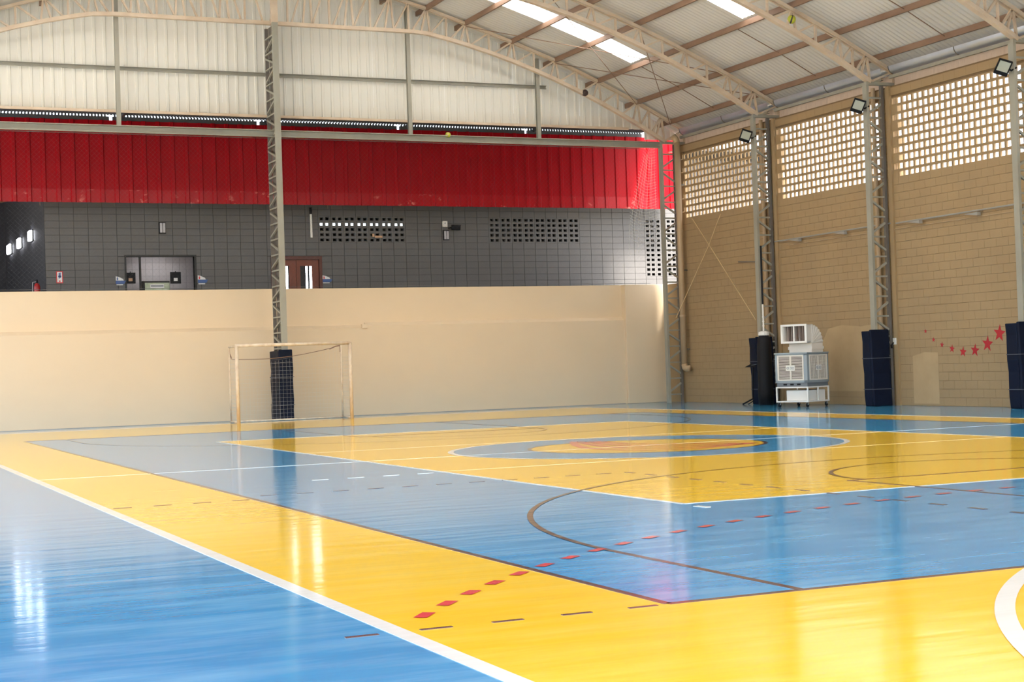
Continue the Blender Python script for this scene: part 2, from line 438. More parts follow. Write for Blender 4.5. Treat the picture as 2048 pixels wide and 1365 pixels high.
# ================================================================== CREAM END WALL
ZL, ZL2, ZT = 2.56, 2.63, 3.67
wl = MB()
wl.box(-1.0, 25.6, Y_END+0.16, Y_END+0.30, 0, ZT)
wb = wl.build('wall_back', 'cream'); tag(wb, 'cream painted parapet wall across the far end of the court', 'wall', kind='structure')
lb = MB()
for x0, x1, z in ((-1.0, 14.55, ZL), (14.55, 22.95, ZL2)):
    lb.prism([(x0, Y_END, 0), (x0, Y_END, z-0.05), (x0, Y_END+0.17, z+0.05), (x0, Y_END+0.17, 0)], (x1-x0, 0, 0))
lb.build('lower_wall_band', 'cream', wb)
MB().box(22.95, 25.6, Y_END-0.10, Y_END+0.17, 0, ZT).build('wall_pilaster', 'cream', wb, bevel=0.015)
MB().box(14.42, 14.60, Y_END-0.05, Y_END+0.02, ZL-0.06, ZL+0.06).build('wall_box', 'cream', wb, bevel=0.01)
MB().box(-1.0, 22.9, Y_END-0.02, Y_END, 0.0, 0.015).build('wall_foot_fillet', 'conduit', wb)

# ================================================================== SIDE WALL OF TAN BLOCKS
def holes_grid(rects, u0, u1, v0, v1):
    """split [u0,u1]x[v0,v1] minus rects into rectangles"""
    us = sorted({u0, u1, *[r[0] for r in rects], *[r[1] for r in rects]}); vs = sorted({v0, v1, *[r[2] for r in rects], *[r[3] for r in rects]})
    out = []
    for j in range(len(vs)-1):
        run = None
        for i in range(len(us)-1):
            a, b, c, d = us[i], us[i+1], vs[j], vs[j+1]
            if a < u0-1e-6 or b > u1+1e-6 or c < v0-1e-6 or d > v1+1e-6: continue
            inside = any(r[0] <= a+1e-6 and r[1] >= b-1e-6 and r[2] <= c+1e-6 and r[3] >= d-1e-6 for r in rects)
            if inside:
                if run: out.append(run); run = None
            else:
                run = [run[0], b, c, d] if run else [a, b, c, d]
        if run: out.append(run)
    return out
Z_WTOP = 7.86
VZ0, VROWS, CH = 5.56, 10, 0.2005
vents = []      # (y_near, y_far)
for k, (yn, yf) in enumerate(((37.15, 41.98), (32.05, 36.74), (26.95, 31.64), (21.7, 26.42))):
    vents.append((yn, yf))
vr = [(yn, yf, VZ0, VZ0+VROWS*CH) for yn, yf in vents]
sw = MB()
for a, b, c, d in holes_grid(vr, -9.0, 42.05, 0.0, Z_WTOP): sw.box(X_WALL+0.012, X_WALL+0.14, a, b, c, d)
wr = sw.build('wall_right', 'tanjoint'); tag(wr, 'long tan painted block wall on the right with rows of vent blocks under the eaves', 'wall', kind='structure')
# plain blocks, running bond
blk = MB().box(0, 0.03, -0.195, 0.195, -0.0965, 0.0965); bm_ = blk
def mesh_of(b, name, mname, bevel=False):
    me = bpy.data.meshes.new(name); me.from_pydata(b.v, [], b.f); me.materials.append(M[mname]); me.update(); return me
block_me = mesh_of(MB().box(0, 0.03, -0.1985, 0.1985, -0.0970, 0.0970), 'wall_block', 'tan')
cands = []; rest = MB()
for r in range(int(Z_WTOP/CH)):
    z = (r+0.5)*CH
    y = 42.05-0.2-(0.2 if r % 2 else 0)
    if r % 2: cands.append((42.05-0.1, z, 0.2))
    while y > -8.8:
        spans = [(y-0.2, y+0.2)]
        if VZ0-1e-3 < z < VZ0+VROWS*CH:
            for yn, yf in vents:
                nxt = []
                for a, b in spans:
                    if b <= yn or a >= yf: nxt.append((a, b))
                    else:
                        if a < yn: nxt.append((a, yn))
                        if b > yf: nxt.append((yf, b))
                spans = nxt
        for a, b in spans:
            if b-a > 0.02: cands.append(((a+b)/2, z, 0.4 if b-a > 0.399 else b-a))
        y -= 0.4
vis = [c for c in cands if c[2] == 0.4 and 26.7 < c[0] < 31.3 and c[1] < 5.6]
vis.sort(key=lambda c: abs(c[1]-2.6)*0.6+(c[0]-26.7)*0.5)
picked = set(id(c) for c in vis[:295])
for c in cands:
    y, z, w = c
    if id(c) in picked: inst('wall_block', block_me, (X_WALL-0.018, y, z), wr)
    else: rest.box(X_WALL-0.018, X_WALL+0.012, y-w/2+0.0015, y+w/2-0.0015, z-0.0970, z+0.0970)
stuff(rest.build('wall_block_field', 'tan', wr))
# hollow vent blocks, two openings each
def vent_block(w):
    b = MB(); t = 0.045; hw = w/2-0.002; hh = CH/2-0.002; n = max(1, round(w/0.2))
    rects = []; cell = w/n
    for i in range(n):
        c = -w/2+cell*(i+0.5); c *= 0.93; rects.append((c-0.073, c+0.073, -0.068, 0.068))
    for a, bb, c, d in holes_grid(rects, -hw, hw, -hh, hh): b.box(0, t, a, bb, c, d)
    return b
vb2 = mesh_of(vent_block(0.40), 'vent_block', 'tan'); vb1 = mesh_of(vent_block(0.20), 'vent_block', 'tan')
vlist = []
for yn, yf in vents:
    for r in range(VROWS):
        z = VZ0+(r+0.5)*CH; y = yf
        if r % 2 == 0:
            if y-0.2 > yn: vlist.append((y-0.1, z, 0.2, 0))
            y -= 0.2
        while y-0.4 >= yn-1e-6: vlist.append((y-0.2, z, 0.4, 1)); y -= 0.4
        if y-0.2 >= yn-1e-6: vlist.append((y-0.1, z, 0.2, 1)); y -= 0.2
        if y > yn+0.004: vlist.append((0.5*(y+yn), z, y-yn, 0))
op = [v for v in vlist if v[3] == 1 and v[0] > 26.6]
op.sort(key=lambda v: v[0]); pk = set(id(v) for v in op[:298])
restv = MB()
for v in vlist:
    y, z, w, hole = v
    if not hole: restv.box(X_WALL-0.01, X_WALL+0.14, y-w/2, y+w/2, z-CH/2, z+CH/2)
    elif id(v) in pk: inst('vent_block', vb2 if w > 0.3 else vb1, (X_WALL-0.01, y, z), wr)
    else:
        t = vent_block(w); restv.add([q+Vector((X_WALL-0.01, y, z)) for q in t.v], t.f)
stuff(restv.build('vent_block_field', 'tan', wr))
for yf in FR[1:]:
    MB().box(X_WALL-0.07, X_WALL, yf-0.26, yf-0.12, 0, Z_WTOP).build('wall_pilaster', 'tan', wr)
# repainted paler patches
def wall_patch(pts):
    MB().prism([(X_WALL-0.0185, y, z) for y, z in pts], (-0.0015, 0, 0)).build('repainted_patch', 'tanpatch', wr)
wall_patch([(34.9, 0.35), (32.5, 0.35), (32.5, 2.04), (33.2, 2.0), (34.0, 2.06), (34.6, 1.98), (34.9, 1.6)])
wall_patch([(31.15, 0.05), (30.2, 0.05), (30.2, 1.27), (30.7, 1.29), (31.15, 1.2)])
# painted stars
def star(y, z, r, rot):
    pts = []
    for k in range(10):
        a = math.pi/2+k*math.pi/5+rot; rr = r if k % 2 == 0 else r*0.42
        pts.append((X_WALL-0.0185, y-rr*math.cos(a), z+rr*math.sin(a)))
    MB().prism(pts, (-0.002, 0, 0)).build('painted_star', 'redpaint', wr)['label'] = 'painted red star'
for (px, py, r) in ((1851, 663, .055), (1867, 680, .065), (1884, 690, .075), (1904, 698, .10), (1926, 704, .13), (1950, 701, .155), (1975, 688, .19), (1999, 667, .205)):
    p = at_x(px, py, X_WALL-0.02); star(p.y, p.z, r, -0.12)

lw = MB().box(X_WALL+0.02, X_WALL+0.16, 42.05, Y_GREY, 0, 3.66).build('wall_right_low', 'tan'); tag(lw, 'low tan wall closing the corner behind the corner column', 'wall', kind='structure')
# ================================================================== CORRIDOR BEHIND THE PARAPET
GX0 = 6.06; GZ0, GZ1 = 2.6, 8.2
def gp(px, py): p = at_y(px, py, Y_GREY); return p.x, p.z
gq = 0.4; gh = 0.2
def snap(x): return GX0+round((x-GX0)/gq)*gq
def snapz(z): return 2.6+round((z-2.6)/gh)*gh
cob = []
for (a, b, c, d, rows, cols) in ((643, 434, 822, 484, 5, 7), (967, 435, 1158, 486, 5, 8), (1297, 435, 1420, 552, 12, 5)):
    x0, z1 = gp(a, b); x1, z0 = gp(c, d); x0 = snap(x0); x1 = x0+cols*gq; z1 = snapz(z1)-0.16*0; z0 = z1-rows*0.16
    cob.append((x0, x1, z0, z1, rows, cols))
dwx0, dwz1 = gp(252, 514); dwx1 = gp(388, 513)[0]
drx0, drz1 = gp(541, 513); drx1 = gp(643, 513)[0]
openings = [(c[0], c[1], c[2], c[3]) for c in cob]+[(dwx0, dwx1, GZ0, dwz1), (drx0, drx1, GZ0, drz1)]
g = MB()
for a, b, c, d in holes_grid(openings, GX0, 30.0, GZ0, GZ1): g.box(a, b, Y_GREY+0.012, Y_GREY+0.15, c, d)
wg = g.build('wall_corridor', 'greyjoint'); tag(wg, 'dark grey block wall of the corridor behind the cream parapet', 'wall', kind='structure')
gb_me = mesh_of(MB().box(-0.195, 0.195, 0, 0.03, -0.0955, 0.0955), 'grey_block', 'grey')
restg = MB(); npick = 0
for i in range(60):
    for j in range(int((GZ1-GZ0)/gh)):
        x0, x1, z0, z1 = GX0+i*gq, GX0+(i+1)*gq, GZ0+j*gh, GZ0+(j+1)*gh
        if x0 > 29.9: continue
        parts = [(x0, x1, z0, z1)]
        for r in openings:
            nx = []
            for q in parts:
                if r[0] < q[1]-1e-4 and r[1] > q[0]+1e-4 and r[2] < q[3]-1e-4 and r[3] > q[2]+1e-4:
                    nx += [tuple(k) for k in holes_grid([(max(r[0], q[0]), min(r[1], q[1]), max(r[2], q[2]), min(r[3], q[3]))], *q)]
                else: nx.append(q)
            parts = nx
        whole = len(parts) == 1 and parts[0] == (x0, x1, z0, z1)
        if whole and npick < 298 and 3.55 < z1 and z0 < 6.35:
            npick += 1; inst('grey_block', gb_me, ((x0+x1)/2, Y_GREY-0.018, (z0+z1)/2), wg)
        else:
            for q in parts:
                if q[1]-q[0] > 0.03 and q[3]-q[2] > 0.03:
                    restg.box(q[0]+0.005, q[1]-0.005, Y_GREY-0.018, Y_GREY+0.012, q[2]+0.0045, q[3]-0.0045)
stuff(restg.build('grey_block_field', 'grey', wg))
def grey_vent():
    b = MB(); rects = [(c-0.058, c+0.058, -0.042, 0.042) for c in (-0.088, 0.088)]
    for a, bb, c, d in holes_grid(rects, -0.197, 0.197, -0.0785, 0.0785): b.box(a, bb, 0, 0.10, c, d)
    return b
gv = mesh_of(grey_vent(), 'grey_vent_block', 'grey')
for x0, x1, z0, z1, rows, cols in cob:
    for r in range(rows):
        for c in range(cols): inst('grey_vent_block', gv, (x0+(c+0.5)*gq, Y_GREY-0.018, z0+(r+0.5)*0.16), wg)
# rooms behind the corridor wall
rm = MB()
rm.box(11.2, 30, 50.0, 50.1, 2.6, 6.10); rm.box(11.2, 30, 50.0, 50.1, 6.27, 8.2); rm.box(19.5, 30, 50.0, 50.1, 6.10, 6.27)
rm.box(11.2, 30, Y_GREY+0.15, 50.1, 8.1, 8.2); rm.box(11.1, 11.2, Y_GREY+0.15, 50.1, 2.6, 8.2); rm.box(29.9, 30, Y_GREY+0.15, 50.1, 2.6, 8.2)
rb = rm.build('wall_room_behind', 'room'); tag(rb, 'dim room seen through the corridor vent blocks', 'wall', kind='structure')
cf = MB().box(-1, 30, Y_END+0.3, 56, 2.45, 2.6).build('corridor_floor', 'greyjoint'); tag(cf, 'raised corridor floor behind the cream parapet', 'floor', kind='structure')
cr = MB().box(-3, 30, Y_RED+0.05, 56, 8.2, 8.3).build('corridor_ceiling', 'room'); tag(cr, 'dark slab closing the top of the corridor', 'ceiling', kind='structure')  # unseen slab; its front part is added so no daylight leaks in
# tiled recess (doorway)
al = thing('door_1', 'tiled doorway recess in the grey corridor wall', 'doorway', ((dwx0+dwx1)/2, Y_GREY+0.5, 2.6), kind='structure')
MB().box(dwx0-0.3, dwx1+0.6, Y_GREY+1.3, Y_GREY+1.4, 2.6, dwz1+0.2).build('recess_backing', 'tilejoint', al)
tl = mesh_of(MB().box(-0.097, 0.097, 0, 0.012, -0.097, 0.097), 'wall_tile', 'tile')
nx = int((dwx1-dwx0+0.7)/0.2)
for i in range(nx):
    for j in range(int((dwz1+0.1-3.4)/0.2)+1):
        inst('wall_tile', tl, (dwx0-0.2+0.1+i*0.2, Y_GREY+1.288, 3.3+0.1+j*0.2), al)
MB().box(dwx0-0.3, dwx1+0.6, Y_GREY+0.15, Y_GREY+1.4, dwz1+0.2, dwz1+0.3).build('recess_soffit', 'tile', al)
MB().box(dwx1+0.5, dwx1+0.6, Y_GREY+0.15, Y_GREY+1.4, 2.6, dwz1+0.2).build('recess_side', 'tile', al)
MB().box(dwx0-0.4, dwx0-0.3, Y_GREY+0.15, Y_GREY+1.4, 2.6, dwz1+0.2).build('recess_side', 'tile', al)
f = MB(); f.box(dwx0-0.05, dwx0, Y_GREY-0.03, Y_GREY+0.15, 2.6, dwz1+0.05); f.box(dwx1, dwx1+0.06, Y_GREY-0.03, Y_GREY+0.15, 2.6, dwz1+0.05); f.box(dwx0, dwx1, Y_GREY-0.03, Y_GREY+0.15, dwz1, dwz1+0.05)
f.build('doorway_frame', 'greyjoint', al)
xd = gp(281, 540)[0]; MB().box(xd-0.025, xd+0.025, Y_GREY+0.02, Y_GREY+0.1, 2.6, dwz1).build('dividing_post', 'greyjoint', al)
rl = thing('ceiling_lamp', 'flush ceiling lamp inside the tiled doorway recess', 'lamp', ((dwx0+dwx1)/2, Y_GREY+0.7, dwz1+0.15))
MB().box((dwx0+dwx1)/2-0.5, (dwx0+dwx1)/2+0.5, Y_GREY+0.5, Y_GREY+0.9, dwz1+0.17, dwz1+0.20).build('housing', 'whiteplastic', rl)
MB().box((dwx0+dwx1)/2-0.45, (dwx0+dwx1)/2+0.45, Y_GREY+0.55, Y_GREY+0.85, dwz1+0.16, dwz1+0.17).build('diffuser', 'lampsoft', rl)
# brown double door
dr = thing('door_2', 'brown varnished double door with narrow glass strips', 'door', ((drx0+drx1)/2, Y_GREY, 2.6), kind='structure')
f = MB(); f.box(drx0, drx0+0.09, Y_GREY-0.04, Y_GREY+0.14, 2.6, drz1); f.box(drx1-0.09, drx1, Y_GREY-0.04, Y_GREY+0.14, 2.6, drz1); f.box(drx0+0.09, drx1-0.09, Y_GREY-0.04, Y_GREY+0.14, drz1-0.1, drz1)
f.build('door_frame', 'doorframe', dr)
mid = (drx0+drx1)/2
gz1 = gp(601, 532)[1]
for s, (g0, g1) in ((0, (gp(571, 540)[0]-0.28, gp(579, 540)[0])), (1, (gp(601, 540)[0], gp(625, 540)[0]))):
    x0, x1 = (drx0+0.095, mid-0.004) if s == 0 else (mid+0.004, drx1-0.095)
    b = MB()
    for q in holes_grid([(g0, g1, 2.9, gz1)], x0, x1, 2.6, drz1-0.105): b.box(q[0], q[1], Y_GREY+0.03, Y_GREY+0.075, q[2], q[3])
    leaf = b.build('door_leaf', 'door', dr)
    MB().box(g0, g1, Y_GREY+0.048, Y_GREY+0.054, 2.9, gz1).build('dark_pane', 'darkglass', leaf)
    for (e0, e1) in (((0.46, 0.62), (0.78, 0.96)) if s else ((0.74, 0.90), (0.05, 0.3))):
        MB().box(lerp(g0, g1, e0), lerp(g0, g1, e1), Y_GREY+0.044, Y_GREY+0.048, 2.95, gz1-0.01).build('daylit_pane', 'daylight', leaf)
# dark passage on the far left
pw = MB().box(GX0, GX0+0.1, Y_GREY+0.15, 56, 2.6, 8.2).build('wall_passage', 'darkwall'); tag(pw, 'near-black passage wall with three bright lamps at far left', 'wall', kind='structure')
pe = MB().box(-3, GX0, 55.9, 56, 2.6, 8.2).build('wall_passage_end', 'darkwall'); tag(pe, 'dark end of the passage at far left', 'wall', kind='structure')
for k, (px, py) in enumerate(((60, 472), (38, 487), (18, 499))):
    p = at_x(px, py, GX0-0.06)
    l = thing('passage_lamp', ('bright wall lamp nearest the grey corner in the dark passage', 'middle one of three bright wall lamps in the dark passage', 'leftmost bright wall lamp in the dark passage')[k], 'lamp', p, 'passage wall lamps')
    h_ = 0.15; dy = 0.30+0.06*k
    MB().box(GX0-0.03, GX0-0.001, p.y-dy, p.y+dy, p.z-h_-0.02, p.z+h_+0.02).build('lamp_base', 'black', l)
    MB().box(GX0-0.10, GX0-0.03, p.y-dy*0.9, p.y+dy*0.9, p.z-h_, p.z+h_).build('lamp_glass', 'lampglow', l, bevel=0.02)
for k in range(3):
    y = 47.0+k*2.6
    tag(MB().bar((3.0, y, 6.25+0.1*k), (GX0, y, 6.95+0.1*k), 0.08, 0.12).build('rafter', 'wood', loc=(3, y, 6.2)), ('brown wooden rafter over the dark passage, nearest the court', 'brown wooden rafter over the dark passage, between the other two', 'brown wooden rafter over the dark passage, deepest inside')[k], 'rafter', 'passage rafters')
# fire extinguisher
p = at_y(80, 566, Y_GREY-0.1); q = Vector((p.x-0.02, Y_GREY+0.4, 3.35))
ex = thing('fire_extinguisher', 'red fire extinguisher at the left end of the grey corridor wall', 'extinguisher', q)
MB().lathe(q, [(0.02, 0), (0.085, 0.02), (0.09, 0.06), (0.09, 0.60), (0.07, 0.68), (0.03, 0.72)], 14).build('cylinder', 'extred', ex, smooth=True)
MB().lathe(q, [(0.025, 0.72), (0.03, 0.74), (0.03, 0.80), (0.02, 0.82)], 8).build('valve', 'black', ex)
MB().tube([q+Vector((0.02, 0, 0.77)), q+Vector((-0.12, 0, 0.74)), q+Vector((-0.13, 0, 0.4)), q+Vector((-0.12, 0, 0.25))], 0.012, 6).build('hose', 'tubegrey', ex)
MB().box(q.x-0.05, q.x+0.05, q.y, q.y+0.1, 2.6, 3.35).build('stand', 'extred', ex)
# small safety sign
x0, z1 = gp(112, 543); x1, z0 = gp(126, 567)
sg = thing('wall_sign', 'small red bordered white safety sign on the grey wall', 'sign', ((x0+x1)/2, Y_GREY-0.03, z0))
yy = Y_GREY-0.02
MB().box(x0, x1, yy-0.006, yy, z0, z1).build('border', 'signred', sg)
MB().box(x0+0.025, x1-0.025, yy-0.008, yy-0.006, z0+0.03, z1-0.025).build('face', 'signwhite', sg)
pc = MB(); pc.box(x0+0.05, x1-0.05, yy-0.010, yy-0.008, (z0+z1)/2, (z0+z1)/2+0.04); pc.box(x0+0.065, x0+0.09, yy-0.010, yy-0.008, (z0+z1)/2-0.04, z1-0.05); pc.box(x1-0.09, x1-0.06, yy-0.010, yy-0.008, (z0+z1)/2-0.02, z1-0.04)
pc.build('pictogram', 'signblue', sg)
MB().box(x0+0.07, x1-0.07, yy-0.010, yy-0.008, z0+0.04, z0+0.08).build('red_mark', 'signred', sg)
# direction signs
for k, (a, b, c, d, lab, icon) in enumerate(((231, 553, 252, 571, 'white and blue pointed direction sign left of the tiled doorway', 'signblue'), (395, 551, 416, 569, 'white and blue pointed direction sign right of the tiled doorway', 'signred'), (644, 551, 665, 567, 'white and blue pointed direction sign right of the brown door', 'signred'))):
    x0, z1 = gp(a, b); x1, z0 = gp(c, d); w, h = x1-x0, z1-z0
    t = thing('direction_sign', lab, 'sign', ((x0+x1)/2, yy, z0), 'corridor direction signs')
    def P(u, v): return (x0+u*w, yy-0.012, z0+v*h)
    wp = MB().prism([P(0, .52), P(.78, .52), P(.70, .70), P(.30, .92), P(0, 1)], (0, 0.01, 0)).build('white_panel', 'signwhite', t)
    MB().prism([P(0, .16), P(.82, .16), P(1, .50), P(0, .50)], (0, 0.01, 0)).build('blue_arrow', 'signblue', t)
    MB().prism([P(.05, 0), P(.7, 0), P(.7, .12), P(.05, .12)], (0, 0.01, 0)).build('white_strip', 'signwhite', t)
    b = MB(); c_ = Vector(P(.16, .80))-Vector((0, .003, 0)); b.box(c_.x-0.018, c_.x+0.018, c_.y, c_.y+0.003, c_.z-0.06, c_.z+0.005); b.box(c_.x-0.01, c_.x+0.01, c_.y, c_.y+0.003, c_.z+0.01, c_.z+0.03)
    b.build('figure', icon, wp)
# hanging black boards and notice cabinet in the recess
for (a, b, c, d, lab, core) in ((252, 545, 273, 567, 'black square board with gold patch at the left of the tiled doorway', 'brass'), (342, 544, 364, 567, 'black square board with pale patch over the notice cabinet', 'signwhite')):
    x0, z1 = gp(a, b); x1, z0 = gp(c, d)
    t = thing('hanging_board', lab, 'board', ((x0+x1)/2, Y_GREY+0.16, z0))
    MB().box(x0, x1, Y_GREY+0.12, Y_GREY+0.15, z0, z1).build('board', 'black', t)
    xm = (x0+x1)/2; zm = z0+0.35*(z1-z0); MB().box(xm-0.055, xm+0.055, Y_GREY+0.112, Y_GREY+0.12, zm-0.045, zm+0.045).build('plate', core, t)
    MB().box(xm-0.012, xm+0.012, Y_GREY+0.125, Y_GREY+0.14, z1, z1+0.03).build('hook', 'black', t)
x0, z1 = gp(287, 562); x1 = gp(342, 562)[0]
t = thing('notice_cabinet', 'low notice cabinet with pale greenery picture inside the tiled doorway', 'cabinet', ((x0+x1)/2, Y_GREY+0.25, 2.6))
MB().box(x0, x1, Y_GREY+0.18, Y_GREY+0.45, 2.6, z1).build('case', 'greyjoint', t)
M['greenery'] = mat('pale_green_print', (0.50, 0.55, 0.42), 0.5, noise=((9, 9, 9), 0.9, (0.28, 0.36, 0.22)))
MB().box(x0+0.07, x1-0.01, Y_GREY+0.172, Y_GREY+0.18, 2.7, z1-0.05).build('picture', 'greenery', t)
MB().box(x0+0.22, x1-0.17, Y_GREY+0.165, Y_GREY+0.172, z1-0.20, z1-0.09).build('name_plate', 'signwhite', t)
MB().box(x0+0.24, x1-0.19, Y_GREY+0.162, Y_GREY+0.165, z1-0.165, z1-0.125).build('name_line', 'inkgrey', t)
# emergency lamps, tube, camera box
def twin_lamp(a, b, c, d, lab):
    x0, z1 = gp(a, b); x1, z0 = gp(c, d)
    t = thing('twin_tube_lamp', lab, 'lamp', ((x0+x1)/2, yy, z0), 'corridor twin lamps')
    MB().box(x0, x1, yy-0.05, yy, z0, z1).build('housing', 'black', t)
    w = (x1-x0)
    for s in (0.30, 0.74): MB().box(x0+w*(s-0.18), x0+w*(s+0.16), yy-0.07, yy-0.05, z0+0.03, z1-0.03).build('lamp_tube', 'tubegrey', t)
twin_lamp(317, 445, 331, 468, 'small twin-tube lamp on the grey wall above the tiled doorway')
twin_lamp(885, 461, 897, 481, 'small twin-tube lamp under the white junction box')
x0, z1 = gp(883, 443); x1, z0 = gp(893, 455)
t = thing('junction_box', 'small white junction box on the grey wall between the vents', 'box', ((x0+x1)/2, yy, z0))
MB().box(x0, x1, yy-0.08, yy, z0, z1).build('case', 'whiteplastic', t, bevel=0.01)
MB().box((x0+x1)/2-0.02, (x0+x1)/2+0.02, yy-0.084, yy-0.08, z1-0.08, z1-0.05).build('indicator', 'inkgrey', t)
x0, z1 = gp(899, 451); x1, z0 = gp(915, 462)
t = thing('security_camera', 'black camera on a bracket beside the white junction box', 'camera', ((x0+x1)/2, yy, z0))
MB().tube([(x0-0.05, yy, (z0+z1)/2), (x0-0.02, yy-0.12, (z0+z1)/2), (x0+0.04, yy-0.15, (z0+z1)/2)], 0.02, 8).build('bracket', 'black', t)
MB().tube([(x0, yy-0.15, (z0+z1)/2), (x1, yy-0.2, (z0+z1)/2-0.01)], (z1-z0)/2, 10).build('body', 'black', t)
MB().bar((x0, yy-0.15, z1-0.01), (x1+0.03, yy-0.2, z1-0.02), 0.12, 0.01).build('sunshade', 'black', t)
x0, z1 = gp(618, 416); x1, z0 = gp(623, 476)
t = thing('wall_tube', 'thin vertical white tube with black top on the grey wall above the brown door', 'tube', (x0, yy, z0))
MB().tube([(x0+0.03, yy-0.05, z0), (x0+0.03, yy-0.05, z1-0.2)], 0.035, 8).build('tube', 'whiteplastic', t)
MB().tube([(x0+0.03, yy-0.05, z1-0.2), (x0+0.03, yy-0.05, z1)], 0.04, 8).build('cap', 'black', t)
MB().box(x0, x0+0.06, yy-0.03, yy, z0+0.2, z0+0.25).build('clip', 'black', t)
x0, z1 = gp(744, 468); x1, z0 = gp(764, 476)
t = thing('wall_latch', 'peach coloured latch bar on the left vent blocks', 'latch', (x0, yy, z0))
MB().box(x0, x0+0.06, yy-0.03, yy, z0+0.03, z1).build('knob', 'brass', t); MB().box(x0+0.08, x1, yy-0.03, yy, z0, z0+0.06).build('bar', 'brass', t)
for k, px in enumerate((80, 229, 383, 655)):
    p = at_y(px, 412, Y_GREY-0.4)
    tag(MB().bar((p.x, p.y, 6.20), (p.x, p.y, 8.2), 0.03, 0.03).build('hanger_rod', 'darksteel', loc=(p.x, p.y, 6.2)), 'thin grey hanger rod %s under the red sheeting' % ('at the far left end', 'above the left direction sign', 'right of the tiled doorway', 'above the left vent blocks')[k], 'rod', 'corridor hanger rods')

# red corrugated fascia
def trap_sheet(x0, w, pitch, depth, y, z0, z1, sign=-1, rib=0.09, flank=0.03):
    prof = [(x0, 0)]
    n = round(w/pitch)
    for i in range(n):
        c = x0+(i+0.5)*pitch
        prof += [(c-rib/2-flank, 0), (c-rib/2, sign*depth), (c+rib/2, sign*depth), (c+rib/2+flank, 0)]
    prof.append((x0+w, 0)); b = MB()
    vs = [(x, y+d, z0) for x, d in prof]+[(x, y+d, z1) for x, d in prof]; n = len(prof)
    b.add(vs, [(i, i+1, n+i+1, n+i) for i in range(n-1)])
    return b
rf = thing('red_fascia', 'deep red corrugated metal fascia hanging over the corridor', 'fascia', (0, Y_RED, 6.25))
P_RED = 0.398
for i in range(25):
    x0 = -3.78+i*P_RED*3
    trap_sheet(x0, P_RED*3+0.02, P_RED, 0.035, Y_RED-0.003*(i % 2), 6.26, 8.58).build('red_sheet', 'red', rf)
    b = trap_sheet(x0, P_RED*3+0.02, P_RED, 0.037, Y_RED-0.008-0.003*(i % 2), 6.25, 6.62)
    b.build('dented_flashing', 'reddent_glint', rf)
MB().box(-4, 26.0, Y_RED+0.01, Y_RED+0.07, 8.4, 8.57).build('top_rail', 'lowroof', rf)
MB().box(-4, 25.8, Y_RED+0.01, Y_RED+0.06, 6.3, 6.36).build('bottom_rail', 'darksteel', rf)

# dark lower roof between gable and red fascia, daylight showing through its corrugations
lr = thing('lower_roof', 'dark lean-to roof edge with a row of bright daylight gaps under the gable', 'roof', (0, Y_RED, 8.5))
gaps = [7.85, 12.10, 16.45, 20.71]
xs = [-4]+gaps+[24.85]
for i in range(len(xs)-1):
    a = xs[i]+(0.05 if i else 0); b_ = xs[i+1]-(0.05 if i < len(xs)-2 else 0)
    MB().box(a, b_, Y_RED+0.0, Y_RED+0.10, 8.57, 8.69).build('roof_purlin', 'lowroof', lr)
teeth = MB(); x = -4.0
while x < 24.85:
    if not any(abs(x+0.02-g_) < 0.075 for g_ in gaps): teeth.box(x, x+0.042, Y_RED+0.02, Y_RED+0.08, 8.69, 8.74)
    x += 0.0905
stuff(teeth.build('corrugation_edge', 'lowroof', lr))
b = MB(); n = 0; x = -4.0; vs = []
while x <= 24.9:
    dz = 0.012 if n % 2 else -0.012
    vs.append((x, dz)); x += 0.045; n += 1
b.add([(x, 43.03, 8.82+d) for x, d in vs]+[(x, Y_RED+0.12, 8.755+d) for x, d in vs], [(i, i+1, len(vs)+i+1, len(vs)+i) for i in range(len(vs)-1)])
stuff(b.build('corrugated_sheet', 'lowroof', lr))
for xx in gaps: MB().bar((xx+0.28, 43.05, 8.75), (xx+0.28, Y_RED+0.1, 8.68), 0.08, 0.10).build('rafter', 'lowroof', lr)

